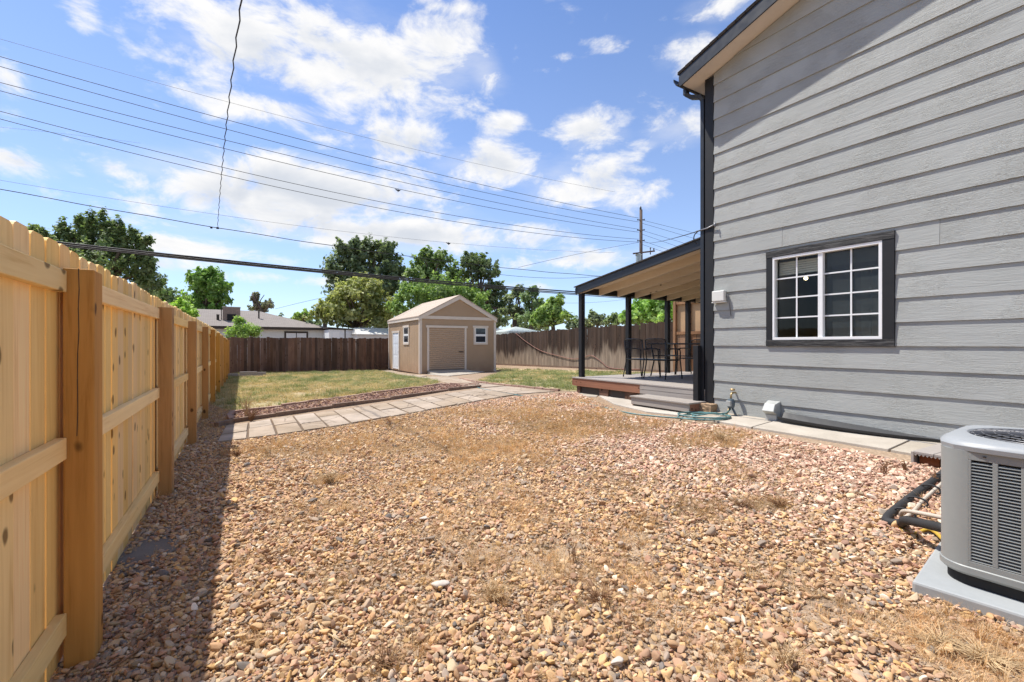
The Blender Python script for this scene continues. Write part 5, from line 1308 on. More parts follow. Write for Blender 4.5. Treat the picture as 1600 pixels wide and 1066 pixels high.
tree('large dark pointed-leaf tree rising above the left fence', 160, 560, 30, [(160, 432, 64, 34), (150, 402, 44, 18), (190, 400, 30, 18), (110, 410, 34, 22), (215, 420, 20, 26), (230, 448, 16, 22), (159, 358, 5, 25), (150, 372, 7, 22), (140, 360, 5, 24), (131, 375, 6, 20), (122, 361, 5, 22), (110, 378, 6, 18), (98, 368, 5, 19), (90, 385, 6, 14), (82, 378, 4, 9), (170, 372, 6, 22), (184, 366, 5, 20), (194, 380, 7, 18), (208, 376, 5, 16), (218, 388, 6, 14), (231, 380, 4, 8), (227, 398, 7, 12), (100, 392, 16, 14), (232, 420, 5, 10), (176, 385, 14, 16), (135, 388, 16, 14)], DG, DG2, leaf=.12, dens=1.25, seed=3, sprig=1.3)
tree('few upright sprigs of a hidden tree just above the left fence top', 60, 560, 26, [(52, 364, 2.5, 9), (66, 368, 2.5, 9), (58, 384, 5, 8)], DG, DG2, leaf=.10, dens=.8, seed=4)
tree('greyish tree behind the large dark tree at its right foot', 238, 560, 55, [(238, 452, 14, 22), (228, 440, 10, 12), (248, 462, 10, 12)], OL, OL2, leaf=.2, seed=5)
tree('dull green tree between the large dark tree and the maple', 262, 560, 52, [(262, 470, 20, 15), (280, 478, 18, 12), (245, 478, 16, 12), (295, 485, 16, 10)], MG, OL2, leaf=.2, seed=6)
tree('round bright green maple standing behind the neighbouring roof', 322, 560, 42, [(322, 450, 28, 22), (308, 440, 16, 14), (338, 452, 20, 18), (322, 432, 18, 9), (345, 472, 14, 14), (310, 474, 20, 16), (330, 488, 24, 10), (296, 478, 12, 10)], (.075, .145, .03), (.20, .30, .08), leaf=.19, dens=1.3, seed=7)
tree('bright yellow-green young tree left of the maple above the fence', 288, 560, 33, [(284, 487, 16, 12), (272, 482, 10, 9), (300, 494, 10, 6)], (.14, .24, .03), (.30, .40, .10), leaf=.14, seed=8)
tree('half bare little tree above the neighbouring ridge', 404, 560, 50, [(412, 480, 14, 8), (402, 484, 12, 7), (420, 477, 8, 6), (397, 468, 4, 4), (400, 462, 3, 3)], (.10, .11, .07), (.2, .2, .14), leaf=.13, dens=.6, seed=9, fill=.55)
tree('tall dark cottonwood left of the shed, towering over the others', 568, 560, 46, [(560, 412, 34, 24), (545, 395, 20, 16), (585, 400, 28, 22), (600, 388, 16, 10), (530, 430, 22, 26), (612, 425, 18, 26), (575, 440, 40, 26), (610, 460, 22, 26), (545, 455, 30, 22), (625, 430, 10, 8), (560, 384, 14, 8)], (.065, .095, .05), (.18, .215, .12), leaf=.19, dens=1.2, seed=10)
tree('yellow-green bushy tree left of the shed in front of the cottonwood', 558, 560, 40, [(560, 475, 40, 30), (545, 455, 20, 16), (575, 460, 24, 22), (530, 492, 28, 20), (595, 492, 28, 22), (558, 500, 50, 18), (505, 498, 20, 12), (565, 445, 12, 8)], (.125, .15, .05), (.30, .30, .13), leaf=.16, dens=1.4, seed=11)
tree('small light tree left of the yellow-green one above the far roofs', 475, 560, 62, [(478, 494, 10, 6), (468, 497, 8, 5)], LG, LG2, leaf=.2, seed=12)
tree('twiggy grey-green tree in front of the small light one', 508, 560, 44, [(505, 478, 7, 7), (500, 490, 12, 9), (515, 470, 4, 4)], OL, OL2, leaf=.13, dens=.8, seed=13)
tree('dark green tree directly behind the shed roof, left peak', 672, 560, 44, [(670, 415, 24, 18), (665, 402, 12, 10), (690, 408, 14, 12), (655, 432, 22, 18), (690, 435, 28, 20), (670, 455, 40, 22)], MG, (.18, .23, .10), leaf=.18, dens=1.2, seed=14)
tree('dark loose-leaved tree behind the shed, right peak', 745, 560, 46, [(740, 418, 22, 16), (732, 405, 10, 8), (755, 412, 12, 10), (765, 432, 20, 16), (725, 440, 24, 20), (775, 460, 16, 20), (750, 470, 26, 22), (785, 485, 12, 14)], (.06, .09, .045), (.16, .20, .09), leaf=.18, dens=.95, seed=15)
tree('broad mid green tree close behind the shed roof', 680, 560, 38, [(650, 470, 30, 22), (690, 465, 34, 24), (730, 470, 30, 22), (640, 492, 34, 16), (690, 492, 44, 16), (745, 492, 26, 14)], (.09, .15, .04), (.23, .30, .11), leaf=.16, dens=1.4, seed=16)
tree('slim sparse tree just right of the shed with sky showing through', 800, 560, 40, [(803, 470, 12, 14), (798, 490, 16, 12), (810, 458, 7, 9), (820, 495, 14, 12)], OL, OL2, leaf=.15, dens=.9, seed=17, fill=.6)
tree('upright grey-green tree between the sparse one and the round one', 830, 560, 38, [(828, 470, 12, 14), (838, 482, 16, 14), (826, 500, 20, 12), (835, 457, 6, 8)], (.09, .13, .065), (.21, .27, .14), leaf=.15, dens=1.1, seed=18)
tree('rounded bright tree left of the patio front post', 868, 560, 36, [(866, 482, 18, 12), (855, 495, 20, 12), (882, 497, 18, 10), (868, 472, 10, 6), (845, 505, 18, 8)], MG, LG2, leaf=.15, dens=1.3, seed=19)
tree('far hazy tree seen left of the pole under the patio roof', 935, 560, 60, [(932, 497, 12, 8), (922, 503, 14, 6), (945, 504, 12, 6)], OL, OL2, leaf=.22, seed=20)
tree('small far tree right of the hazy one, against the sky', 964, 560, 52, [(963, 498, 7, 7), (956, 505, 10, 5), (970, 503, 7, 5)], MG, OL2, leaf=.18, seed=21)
tree('bright green tree behind the patio posts and the utility pole', 1022, 560, 27, [(1005, 485, 22, 18), (1035, 480, 26, 22), (1060, 490, 24, 20), (985, 498, 14, 12), (1020, 500, 40, 14), (1085, 480, 26, 26)], (.11, .20, .035), (.27, .38, .11), leaf=.14, dens=1.4, seed=22)
tree('bright feathery shrub poking over the back fence near the corner', 380, 560, 29, [(378, 515, 12, 12), (372, 505, 5, 8), (392, 520, 10, 8), (366, 522, 8, 8), (400, 518, 5, 6), (380, 530, 20, 10)], (.11, .19, .035), (.25, .33, .10), name='shrub', leaf=.07, dens=1.6, seed=23, group=None)
tree('vine covered dark green growth at the far end of the new fence', 356, 560, 23.6, [(356, 540, 2.5, 14), (356, 560, 2.5, 14), (355, 578, 2, 8)], (.05, .09, .02), (.12, .18, .05), name='climbing_plant', leaf=.05, dens=1.5, seed=24, group=None)
for i, (px, py, Y, rx, ry) in enumerate([(900, 508, 70, 14, 6), (440, 505, 75, 16, 7), (480, 506, 70, 18, 6), (340, 500, 80, 20, 8), (915, 505, 80, 12, 6), (270, 500, 70, 30, 10), (230, 490, 66, 22, 18), (830, 510, 72, 30, 7), (760, 500, 66, 30, 14), (200, 480, 70, 40, 24), (600, 500, 64, 60, 14), (700, 500, 64, 60, 14)]):
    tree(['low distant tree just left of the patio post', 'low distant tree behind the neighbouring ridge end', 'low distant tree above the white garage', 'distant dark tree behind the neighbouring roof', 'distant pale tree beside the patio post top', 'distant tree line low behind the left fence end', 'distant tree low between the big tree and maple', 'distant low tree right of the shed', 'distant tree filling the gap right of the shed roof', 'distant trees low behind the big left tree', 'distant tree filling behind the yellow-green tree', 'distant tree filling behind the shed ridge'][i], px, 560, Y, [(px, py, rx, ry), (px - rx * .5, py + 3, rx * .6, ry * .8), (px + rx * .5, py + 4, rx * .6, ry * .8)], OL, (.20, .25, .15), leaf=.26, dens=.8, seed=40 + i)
# leafless branches of the half bare tree
bt = thing('bare_tree', 'leafless forked branches sticking up above the neighbouring roof', 'tree', At(404, 560, 49), 0); bt.location.z = -.2
mbb = MB(); o0 = Vector(bt.location)
def br(pts, r0): mbb.tube([Vector(At(x, y, 49)) - o0 for x, y in pts], [r0 * (1 - .6 * i / len(pts)) for i in range(len(pts))], 5)
br([(413, 540), (413, 500), (411, 489), (404, 476), (398, 468), (394, 459)], .16); br([(404, 476), (408, 468), (413, 461)], .06); br([(400, 470), (402, 462)], .05); br([(398, 468), (390, 464)], .04); br([(411, 489), (420, 478), (424, 470)], .08); br([(408, 481), (400, 478), (395, 474)], .05); br([(396, 463), (398, 456)], .03)
mbb.build('branches', M['bark'], bt, smooth=True)

for px, py, lab, yy in ((622, 298, 'tiny dark bird flying among the power wires above the clouds', 40), (701, 381, 'tiny dark bird flying above the trees behind the shed', 45)):
    bd = thing('bird', lab, 'bird', At(px, py, yy), .7)
    MB().lathe([(.0, -.14), (.05, -.08), (.06, 0), (.03, .12), (0, .2)], (0, 0, 0), 8).build('body', M['wire'], bd, smooth=True)
    for s_ in (-1, 1): MB().add([(0, 0, .05), (.12 * s_, .03, .10), (.30 * s_, .08, .14), (.16 * s_, .02, -.02), (0, 0, -.05), (.14 * s_, .04, .04)], [(0, 1, 5), (1, 2, 5), (2, 3, 5), (3, 4, 5), (4, 0, 5)]).build('wing', M['wire'], bd)
# dead bush by the shed
db = G(590, 578); t = thing('dead_bush', 'brown dead bush against the back fence left of the shed', 'bush', db)
m_ = MB()
for k in range(70):
    a = random.uniform(0, 6.28); l = random.uniform(.3, .95); e = random.uniform(.1, 1.2)
    p0 = Vector((random.uniform(-.3, .3), random.uniform(-.2, .2), 0)); p1 = p0 + Vector((math.cos(a) * l * .5, math.sin(a) * l * .3, e * l * .5)); p2 = p1 + Vector((math.cos(a + .5) * l * .4, math.sin(a) * l * .2, random.uniform(-.1, .3) * l))
    m_.tube([p0, p1, p2], [.010, .007, .003], 4)
o = m_.build('branches', M['brown_stick'], t); 

# ------------------------------------------------------------------ scattered ground cover (instanced, uncountable)
def scatter(name, pts, rot, scl, col, sources, m, label, idx=None):
    me = bpy.data.meshes.new(name); n = len(pts); me.vertices.add(n); me.vertices.foreach_set('co', pts.astype(np.float32).ravel())
    a = me.attributes.new('rot', 'FLOAT_VECTOR', 'POINT'); a.data.foreach_set('vector', rot.astype(np.float32).ravel())
    a = me.attributes.new('scl', 'FLOAT_VECTOR', 'POINT'); a.data.foreach_set('vector', scl.astype(np.float32).ravel())
    a = me.attributes.new('tone', 'FLOAT_COLOR', 'POINT'); c4 = np.ones((n, 4), np.float32); c4[:, :3] = col; a.data.foreach_set('color', c4.ravel())
    a = me.attributes.new('pick', 'INT', 'POINT'); a.data.foreach_set('value', (rng.integers(0, len(sources), n) if idx is None else idx).astype(np.int32))
    o = bpy.data.objects.new(name, me); COL.objects.link(o)
    src = bpy.data.collections.new(name + '_shapes')
    for i, sme in enumerate(sources):
        so = bpy.data.objects.new('%s_shape_%02d' % (name, i), sme); 
        if not sme.materials: sme.materials.append(m)
        src.objects.link(so)
    ng = bpy.data.node_groups.new(name, 'GeometryNodeTree')
    ng.interface.new_socket('Geometry', in_out='INPUT', socket_type='NodeSocketGeometry'); ng.interface.new_socket('Geometry', in_out='OUTPUT', socket_type='NodeSocketGeometry')
    N_ = ng.nodes; gi = N_.new('NodeGroupInput'); go = N_.new('NodeGroupOutput'); ci = N_.new('GeometryNodeCollectionInfo'); ci.inputs['Collection'].default_value = src
    ci.inputs['Separate Children'].default_value = True; ci.inputs['Reset Children'].default_value = True
    ip = N_.new('GeometryNodeInstanceOnPoints'); ip.inputs['Pick Instance'].default_value = True
    mp_ = N_.new('GeometryNodeMeshToPoints')
    def na(nm, ty): x = N_.new('GeometryNodeInputNamedAttribute'); x.data_type = ty; x.inputs['Name'].default_value = nm; return x.outputs[0]
    lk = ng.links.new; lk(gi.outputs[0], mp_.inputs[0]); lk(mp_.outputs[0], ip.inputs['Points']); lk(ci.outputs[0], ip.inputs['Instance']); lk(na('pick', 'INT'), ip.inputs['Instance Index'])
    e2r = N_.new('FunctionNodeEulerToRotation'); lk(na('rot', 'FLOAT_VECTOR'), e2r.inputs[0]); lk(e2r.outputs[0], ip.inputs['Rotation']); lk(na('scl', 'FLOAT_VECTOR'), ip.inputs['Scale']); lk(ip.outputs[0], go.inputs[0])
    md = o.modifiers.new('scatter', 'NODES'); md.node_group = ng
    me.materials.append(m); o['kind'] = 'stuff'; o['label'] = label
    return o
def gz_np(P): return np.array([gz(x, y) for x, y in P])
def grid_pts(poly, density, r):
    xs = [p[0] for p in poly]; ys = [p[1] for p in poly]; A = (max(xs) - min(xs)) * (max(ys) - min(ys)); n = int(A * density)
    st = 1 / math.sqrt(density); gx = np.arange(min(xs), max(xs), st); gy = np.arange(min(ys), max(ys), st)
    X, Y = np.meshgrid(gx, gy); P = np.stack([X.ravel(), Y.ravel()], 1); P += r.uniform(-.6, .6, P.shape) * st
    return P[inside_np(P, poly)]
# stones
def stone_mesh(seed, ang):
    r = random.Random(seed); bm = bmesh.new(); bmesh.ops.create_icosphere(bm, subdivisions=3, radius=1)
    off = Vector((r.uniform(-50, 50),) * 3)
    planes = [(Vector((r.gauss(0, 1), r.gauss(0, 1), r.gauss(0, .8))).normalized(), r.uniform(.48, .80)) for _ in range(ang)]
    for v in bm.verts:
        n_ = mnoise.noise(v.co * .9 + off); v.co *= 1 + .28 * n_ + .06 * mnoise.noise(v.co * 3 + off)
        for pn_, pd in planes:
            d = v.co.dot(pn_)
            if d > pd: v.co -= pn_ * (d - pd) * .93
    me = bpy.data.meshes.new('pebble'); bm.to_mesh(me); bm.free(); me.polygons.foreach_set('use_smooth', [True] * len(me.polygons)); me.materials.append(M['pebble']); return me
stones = [stone_mesh(i, 7 + i % 5 * 2) for i in range(14)]
thatch_spots = []        # (x, y, radius, strength)
def spot(px, py, rx_px, s=1.0, ell=1.0):
    rx_px *= 1.35; s *= 1.3
    g = G(px, py); thatch_spots.append((g.x, g.y, rx_px / FPX * g.y, s))
for a in [(880, 662, 75, 1.2), (800, 655, 45, .8), (930, 655, 50, .9), (760, 700, 70, .8), (700, 690, 55, .7), (830, 720, 40, .6), (730, 718, 30, .8), (560, 690, 70, .6), (470, 690, 45, .5), (650, 672, 60, .5), (600, 662, 70, .4), (860, 640, 60, .5), (780, 640, 50, .5), (912, 710, 20, .8), (515, 752, 20, 1.1),
          (1095, 690, 40, 1.2), (1130, 680, 30, 1.1), (1060, 698, 24, .8), (980, 650, 40, .8), (1190, 790, 30, .6), (1500, 1010, 70, 1.3), (1560, 1040, 80, 1.3), (1440, 1000, 30, .8), (1000, 820, 30, .7), (840, 820, 40, .6), (870, 880, 60, .6), (780, 880, 40, .6), (940, 930, 26, .6), (770, 935, 22, 1.0), (860, 960, 40, .4), (600, 1040, 30, .5), (690, 900, 40, .4), (1000, 900, 40, .4), (400, 930, 20, .3), (1150, 1050, 40, .4), (1240, 1040, 30, .4), (960, 760, 50, .4), (1090, 800, 40, .5), (800, 780, 50, .5), (440, 700, 60, .6), (520, 700, 60, .5), (620, 700, 60, .5), (700, 740, 60, .4), (880, 690, 60, .6), (960, 670, 60, .6), (1020, 665, 40, .5), (900, 640, 80, .6), (820, 635, 60, .6), (740, 650, 70, .6), (860, 800, 60, .45), (950, 850, 60, .4), (700, 820, 60, .3), (500, 800, 60, .25), (820, 900, 60, .5), (1010, 960, 60, .35), (1220, 900, 50, .3), (1300, 960, 50, .35), (620, 760, 50, .3), (1150, 740, 40, .4), (1240, 740, 40, .3), (560, 900, 60, .3), (650, 980, 50, .35), (420, 1000, 50, .25)]: spot(*a)
TS = np.array(thatch_spots)
def fbm_np(P, sc, seed):
    o_ = Vector((seed, seed * 1.7, 0)); return np.array([mnoise.fractal(Vector((x * sc, y * sc, 0)) + o_, 1.0, 2.0, 4) for x, y in P])
def thatch(P):
    v = np.zeros(len(P))
    for (x, y, r_, s_) in TS: v = np.maximum(v, s_ * np.clip(1 - ((P[:, 0] - x) ** 2 + (P[:, 1] - y) ** 2) / (r_ * r_ * 1.3), 0, 1) ** .7)
    return v
r1 = np.random.default_rng(5)
P = grid_pts(gravel_poly, 3500, r1)
view = (np.abs(P[:, 0]) < 1.45 * (P[:, 1] + .6)) & (P[:, 1] > -.2)
P = P[view]
th_ = thatch(P); fn = fbm_np(P, .8, 3.1); th_ = th_ * (1 + .9 * fn)
dist = np.hypot(P[:, 0], P[:, 1])
bare = np.clip(fbm_np(P, 1.6, 9.3) * 1.4 - .28, 0, .5)
keep = r1.uniform(0, 1, len(P)) > np.clip(th_ * .75, 0, .8) + bare
P = P[keep]; th_ = th_[keep]; n = len(P)
gx_ = G(228, 865); kk = ((P[:, 0] - gx_.x) ** 2 * 9 + (P[:, 1] - gx_.y) ** 2 * 3) + r1.uniform(-.10, .10, len(P)) > .10; P = P[kk]; th_ = th_[kk]; n = len(P)
U = P[:, 0] * cT + P[:, 1] * sT; V_ = -P[:, 0] * sT + P[:, 1] * cT
# pinker crushed rock near the house, tan river pebbles elsewhere
pxs = P[:, 0] / np.maximum(P[:, 1], .3) * FPX + HX
pinkf = np.clip((U - 2.5) / 1.9 + .3 * fbm_np(P, .7, 5.5), 0, 1) * np.clip((V_ + 1.2) / .9, 0, 1)
pal_t = np.array([(.50, .34, .19), (.56, .41, .25), (.43, .28, .17), (.38, .255, .18), (.47, .31, .22), (.60, .49, .35), (.36, .29, .235), (.28, .235, .205), (.34, .20, .145), (.72, .64, .54), (.45, .36, .27), (.16, .15, .15), (.53, .36, .17), (.40, .34, .30)])
wt = np.array([.15, .12, .14, .12, .12, .06, .05, .045, .06, .018, .07, .02, .06, .03]); wt /= wt.sum()
pal_p = np.array([(.60, .40, .32), (.66, .49, .41), (.52, .33, .27), (.72, .60, .52), (.56, .42, .31), (.44, .28, .22), (.78, .70, .62), (.40, .31, .27)])
wp_ = np.array([.2, .18, .16, .1, .14, .1, .06, .06]); wp_ /= wp_.sum()
pal_t = pal_t * np.array((1.17, 1.08, .96)); pal_p = pal_p * np.array((1.0, .93, .82))
ct = pal_t[r1.choice(len(pal_t), n, p=wt)]; cp = pal_p[r1.choice(len(pal_p), n, p=wp_)]
sel = (r1.uniform(0, 1, n) < pinkf)[:, None]; colr = np.where(sel, cp, ct) * r1.uniform(.72, 1.24, (n, 1))
colr = colr * (1 - .22 * np.clip(th_, 0, 1)[:, None]) + np.array((.44, .33, .20)) * .22 * np.clip(th_, 0, 1)[:, None]
L = r1.lognormal(math.log(.0112), .40, n); L = np.clip(L, .005, .034)
L *= 1 + .10 * pinkf
scl = np.stack([L * r1.uniform(1.0, 1.45, n), L * r1.uniform(.75, 1.05, n), L * r1.uniform(.38, .66, n)], 1)
rot = np.stack([r1.normal(0, .42, n), r1.normal(0, .42, n), r1.uniform(0, 6.283, n)], 1)
zz_ = gz_np(P) + .004 + scl[:, 2] * r1.uniform(.05, .9, n) + np.clip(r1.normal(.004, .006, n), 0, .02)
scatter('gravel', np.column_stack([P, zz_]), rot, scl, colr, stones, M['pebble'], 'rounded tan and pink river stones covering the yard', (np.where(sel[:, 0], r1.integers(7, 14, n), r1.integers(0, 14, n))))
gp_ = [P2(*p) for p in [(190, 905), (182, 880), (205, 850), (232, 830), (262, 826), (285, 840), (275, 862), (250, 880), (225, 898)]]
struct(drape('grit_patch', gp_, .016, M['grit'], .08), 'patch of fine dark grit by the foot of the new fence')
# litter in the shade between the fence and the path
lit = [uv2w(-.66, 8.4), uv2w(-.66, 12.4), P2(362, 645), P2(352, 668), P2(338, 694)]
Pl = grid_pts(lit, 700, r1); n_ = len(Pl); L_l = r1.lognormal(math.log(.011), .4, n_)
scatter('gravel', np.column_stack([Pl, gz_np(Pl) + .006]), np.stack([r1.normal(0, .4, n_), r1.normal(0, .4, n_), r1.uniform(0, 6.28, n_)], 1), np.stack([L_l * 1.2, L_l, L_l * .5], 1), pal_t[r1.choice(len(pal_t), n_, p=wt)], stones, M['pebble'], 'thin scatter of stones and litter between fence and path')
# small chips between them
Pc = grid_pts(gravel_poly, 1300, r1); Pc = Pc[(np.abs(Pc[:, 0]) < 1.3 * (Pc[:, 1] + .6)) & (Pc[:, 1] > .6) & (Pc[:, 1] < 8)]; n = len(Pc)
ct = pal_t[r1.choice(len(pal_t), n, p=wt)] * r1.uniform(.8, 1.1, (n, 1)); L = r1.uniform(.003, .007, n)
scatter('gravel_chips', np.column_stack([Pc, gz_np(Pc) + .006]), np.stack([r1.normal(0, .5, n), r1.normal(0, .5, n), r1.uniform(0, 6.28, n)], 1), np.stack([L * 1.2, L, L * .7], 1), ct, stones[:5], M['pebble'], 'small stone chips between the larger stones')

# grass clumps
def clump(seed, nb, h, spread, lean, wd, segs=3):
    r = random.Random(seed); m_ = MB()
    for _ in range(nb):
        a = r.uniform(0, 6.283); d0_ = r.uniform(0, spread) ; bx_, by_ = math.cos(a) * d0_, math.sin(a) * d0_
        b = a + r.gauss(0, .8); L_ = h * r.uniform(.45, 1.1); ln = lean * r.uniform(.3, 1.2); w_ = wd * r.uniform(.7, 1.2)
        px_, py_ = math.sin(b) * w_, -math.cos(b) * w_; vs = []
        for k in range(segs + 1):
            t = k / segs; hor = L_ * ln * t * t; up_ = L_ * (t - .35 * ln * t * t) * max(.05, 1 - .5 * ln); q_ = (1 - t) if k < segs else 0
            cx_, cy_ = bx_ + math.cos(b) * hor, by_ + math.sin(b) * hor
            vs += [(cx_ - px_ * q_, cy_ - py_ * q_, max(.002, up_)), (cx_ + px_ * q_, cy_ + py_ * q_, max(.002, up_))] if k < segs else [(cx_, cy_, max(.002, up_))]
        fs = [(2 * k, 2 * k + 1, 2 * k + 3, 2 * k + 2) for k in range(segs - 1)] + [(2 * segs - 2, 2 * segs - 1, 2 * segs)]
        m_.add(vs, fs)
    me = bpy.data.meshes.new('clump'); me.from_pydata(m_.v, [], m_.f); me.update(); me.materials.append(M['blade']); return me
upr = [clump(i, 26, .075, .05, .7, .0022) for i in range(6)]
flat = [clump(20 + i, 34, .085, .06, 1.25, .0016) for i in range(6)]
wisp_ = [clump(40 + i, 22, .14, .02, .9, .0015, 4) for i in range(5)]
def cover(name, poly, dens, srcs, colf, label, smin=.7, smax=1.3, keepf=None):
    P = grid_pts(poly, dens, r1)
    if keepf is not None: P = P[keepf(P)]
    n = len(P); s_ = r1.uniform(smin, smax, n)
    return scatter(name, np.column_stack([P, gz_np(P) + .004]), np.stack([r1.normal(0, .12, n), r1.normal(0, .12, n), r1.uniform(0, 6.28, n)], 1), np.stack([s_, s_, s_ * r1.uniform(.7, 1.2, n)], 1), colf(P), srcs, M['blade'], label)
def lawn_col(P):
    f = np.clip(fbm_np(P, .45, 2.2) * 2.6 + .0 + .6 * fbm_np(P, 2.5, 7.7), 0, 1)
    # greener towards the back of the left lawn and by the shed
    gu = P[:, 0] * cT + P[:, 1] * sT; f = np.clip(f + np.clip((gu - 2.6) / 5, -.45, .30), 0, 1)
    st = np.array((.64, .53, .30)); st2 = np.array((.50, .37, .19)); gr1 = np.array((.19, .225, .09)); gr2 = np.array((.34, .35, .17))
    m1 = r1.uniform(0, 1, (len(P), 1)); straw = st * m1 + st2 * (1 - m1); green = gr1 * m1 + gr2 * (1 - m1)
    k = (r1.uniform(0, 1, len(P)) < f)[:, None]; return np.where(k, green, straw) * r1.uniform(.8, 1.15, (len(P), 1))
inL = lambda P: r1.uniform(0, 1, len(P)) < np.clip(.72 + 1.2 * fbm_np(P, .9, 4.4), .12, 1)
cover('grass', lawnL, 190, upr + flat[:3], lawn_col, 'short green and straw coloured grass of the left lawn', .8, 2.1, inL)
cover('grass', lawnR, 170, upr + flat[:3], lawn_col, 'short green and straw coloured grass of the right lawn', .8, 1.6, lambda P: inL(P) & (P[:, 1] < 31))
def tuft_col(P):
    m1 = r1.uniform(0, 1, (len(P), 1)); return (np.array((.19, .235, .085)) * m1 + np.array((.36, .37, .17)) * (1 - m1)) * r1.uniform(.8, 1.15, (len(P), 1))
tuf = lambda P: (fbm_np(P, 1.4, 12.1) > .22) & (r1.uniform(0, 1, len(P)) < .8)
cover('grass', lawnL, 60, upr, tuft_col, 'taller green tufts in the left lawn', 1.8, 3.2, tuf)
cover('grass', lawnR, 60, upr, tuft_col, 'taller green tufts in the right lawn', 1.8, 3.0, tuf)
def straw_col(P):
    m1 = r1.uniform(0, 1, (len(P), 1)); f = np.clip(fbm_np(P, .5, 8.8) + .4, 0, 1)[:, None]
    return (np.array((.84, .62, .38)) * m1 + np.array((.64, .38, .19)) * (1 - m1)) * (1 - .35 * f) * r1.uniform(.65, 1.2, (len(P), 1))
def thk(P):
    v = thatch(P) * (1 + .9 * fbm_np(P, .8, 3.1)); amb = np.clip(fbm_np(P, 1.1, 6.6) * .55 - .02, .02, .26)
    return r1.uniform(0, 1, len(P)) < np.clip(v * .9 + amb, 0, .97)
cover('dry_grass', gravel_poly, 720, flat + wisp_[:2], straw_col, 'matted straw coloured dead grass among the stones', .45, 1.0, thk)
def rust_col(P):
    m1 = r1.uniform(0, 1, (len(P), 1)); return (np.array((.74, .47, .23)) * m1 + np.array((.48, .25, .10)) * (1 - m1)) * r1.uniform(.75, 1.15, (len(P), 1))
def thk2(P): return r1.uniform(0, 1, len(P)) < np.clip((thatch(P) * (1 + 1.4 * fbm_np(P, 1.3, 21.1)) - .35) * 1.1, 0, .9)
cover('dry_grass', gravel_poly, 170, wisp_ + upr[:2], rust_col, 'taller rusty tufts of dead grass standing among the stones', .55, 1.15, thk2)
cover('dry_grass', lit, 260, flat + wisp_[:2], straw_col, 'dry litter and grass in the fence shade', .5, 1.2, lambda P: r1.uniform(0, 1, len(P)) < .5)
cover('dry_grass', bedP, 90, flat, straw_col, 'dry straw grass in the mulch bed', .6, 1.2, lambda P: r1.uniform(0, 1, len(P)) < np.clip(.3 + 1.2 * fbm_np(P, .9, 1.1), 0, .8))
# stones strewn in the mulch bed and along the lawn edge
Pb = grid_pts(bedP, 260, r1); n = len(Pb); L = r1.uniform(.015, .03, n)
cb_ = np.array([(.22, .11, .08), (.34, .2, .15), (.14, .07, .05), (.45, .3, .22)])[r1.integers(0, 4, n)]
scatter('mulch_chips', np.column_stack([Pb, gz_np(Pb) + .014]), np.stack([r1.normal(0, .4, n), r1.normal(0, .4, n), r1.uniform(0, 6.28, n)], 1), np.stack([L * 1.6, L * .8, L * .5], 1), cb_, stones[3:8], M['pebble'], 'red wood chips in the planting bed')

# individual weeds, tufts and twigs
def weed(px, py, h, n_, m, label, kind='dead_weed', spread=.5, cat='weed', th=.0022):
    g = G(px, py); t_ = thing(kind, label, cat, g, random.uniform(0, 6)); m_ = MB()
    for k in range(n_):
        a = random.uniform(0, 6.28); l = h * random.uniform(.5, 1.1); s_ = spread * random.uniform(.2, 1)
        p0 = Vector((random.uniform(-.02, .02), random.uniform(-.02, .02), 0)); p1 = p0 + Vector((math.cos(a) * l * s_ * .5, math.sin(a) * l * s_ * .5, l * .55)); p2 = p1 + Vector((math.cos(a + random.uniform(-.6, .6)) * l * s_ * .7, math.sin(a) * l * s_ * .7, l * random.uniform(.0, .45)))
        m_.tube([p0, p1, p2], [th, th * .8, th * .3], 4)
        for j in range(2):
            q_ = p0.lerp(p1, random.uniform(.5, 1)); m_.tube([q_, q_ + Vector((random.gauss(0, 1), random.gauss(0, 1), .8)) * l * .16], [th * .7, th * .3], 3)
    m_.build('stems', m, t_); return t_
weed(940, 945, .11, 46, M['brown_stick'], 'dark brown dead weed clump right of the middle of the gravel', spread=1.3)
weed(895, 880, .20, 8, M['brown_stick'], 'few dark upright stems behind the dark weed clump', spread=.35)
weed(603, 1045, .08, 46, M['brown_stick'], 'dark matted dead weed at the bottom centre of the gravel', spread=1.6)
weed(770, 940, .12, 60, M['straw_stick'], 'straw tuft left of the dark weed clump in the middle gravel', spread=1.1, kind='grass_tuft', cat='grass tuft')
weed(515, 758, .15, 90, M['straw_stick'], 'round golden grass tuft alone on the left part of the gravel', spread=1.1, kind='grass_tuft', cat='grass tuft')
weed(418, 715, .22, 9, M['straw_stick'], 'thin pale upright weed near the left end of the path', spread=.4)
weed(455, 740, .12, 18, M['brown_stick'], 'small brown weed between the pale weed and the golden tuft', spread=1.1)
weed(370, 714, .12, 40, M['brown_stick'], 'brown ragged clod of dead weed beside the fence shadow edge', spread=1.1)
weed(425, 880, .07, 20, M['brown_stick'], 'low dark weed in the left gravel below the golden tuft', spread=1.4)
weed(1380, 742, .15, 9, M['brown_stick'], 'reddish dead stems standing left of the pipe cover', spread=.4, th=.004)
weed(1415, 738, .13, 10, M['brown_stick'], 'reddish dead stems right in front of the pipe cover', spread=.5, th=.004)
weed(1462, 758, .14, 8, M['brown_stick'], 'reddish dead stems between the pipe and the air conditioner', spread=.4, th=.004)
weed(1160, 795, .10, 30, M['brown_stick'], 'left one of two low brown weeds in the pink gravel', spread=1.6)
weed(1220, 793, .10, 36, M['brown_stick'], 'right one of two low brown weeds in the pink gravel', spread=1.7)
weed(385, 655, .62, 14, M['straw_stick'], 'tall dry stalks growing at the left end of the mulch bed', spread=.35, th=.005)
weed(393, 658, .30, 30, M['brown_stick'], 'bushy brown dead plant at the left end of the mulch bed', spread=.8, th=.004)
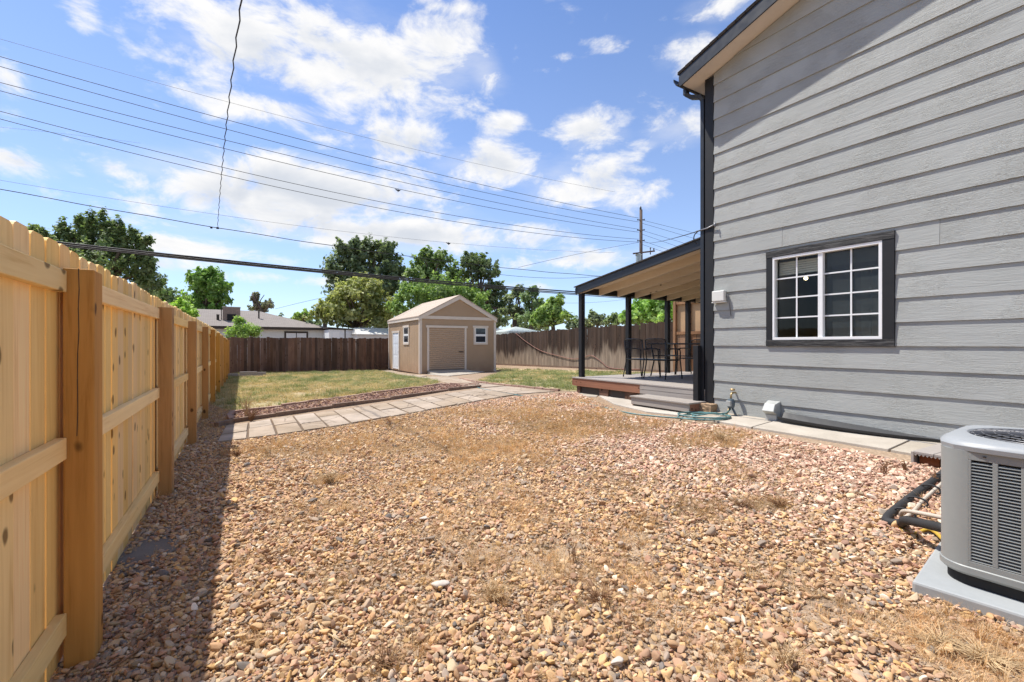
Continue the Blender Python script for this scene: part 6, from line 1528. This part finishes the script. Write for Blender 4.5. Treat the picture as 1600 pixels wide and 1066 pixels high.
weed(1125, 690, .16, 60, M['straw_stick'], 'straw grass clump in front of the concrete strip', spread=1.0, kind='grass_tuft', cat='grass tuft')
weed(608, 668, .18, 8, M['brown_stick'], 'small dark dead weed near the path in the gravel', spread=.5, th=.004)
weed(1080, 845, .08, 20, M['straw_stick'], 'little straw tuft in the right middle of the gravel', spread=1.2, kind='grass_tuft', cat='grass tuft')
weed(1230, 1045, .13, 26, M['straw_stick'], 'thin straw grass standing at the bottom right of the gravel', spread=.7, kind='grass_tuft', cat='grass tuft')
weed(1470, 1010, .055, 110, M['straw_stick'], 'thick pile of dry straw at the front of the pad, left heap', spread=2.6, kind='straw_pile', cat='straw')
weed(1540, 1035, .06, 150, M['straw_stick'], 'thick pile of dry straw at the front of the pad, right heap', spread=2.6, kind='straw_pile', cat='straw')
weed(1360, 845 + 60, .05, 10, M['straw_stick'], 'few straw bits on the gravel left of the pad', spread=1.6, kind='grass_tuft', cat='grass tuft')
def twig(pp, r_, label, m='straw_stick'):
    o = MB().tube(smooth_path([gpt(*p, .03) for p in pp], 5), r_, 5).build('twig', M[m], smooth=True); tag(o, label, 'twig')
twig([(498, 985), (505, 995), (525, 1008), (543, 1018)], .004, 'pale curved root lying on the gravel at the lower left')
twig([(215, 1010), (232, 1000), (238, 985), (228, 992)], .004, 'thin bent twig in the fence shadow nearest the camera', 'brown_stick')
twig([(175, 1055), (205, 1035), (240, 1005), (256, 992)], .004, 'long brown twig in the fence shadow beside the first post', 'brown_stick')
twig([(385, 760), (410, 756), (440, 757)], .004, 'short brown twig on the gravel near the golden tuft', 'brown_stick')
twig([(1085, 770), (1110, 768), (1125, 772)], .004, 'brown twig lying on the pink gravel', 'brown_stick')
# the white stones that catch the eye
wm = plain('pale_quartz', (.56, .49, .42), .6, var=.1, bump=.5)
for (px, py, s_, lab) in ((688, 922, .034, 'large pale angular stone near the centre of the gravel'), (663, 816, .026, 'pale block shaped stone left of the centre of the gravel'), (1140, 980, .024, 'round white stone at the lower right of the gravel'), (965, 1045, .022, 'white flat stone at the bottom of the gravel')):
    g = G(px, py); o = link('pale_stone', stone_mesh(100 + px, 8), None); o.data.materials.clear(); o.data.materials.append(wm); o.location = (g.x, g.y, g.z + .03); o.scale = (s_ * 1.5, s_, s_ * .6); o.rotation_euler = (.15, .1, px); tag(o, lab, 'stone')
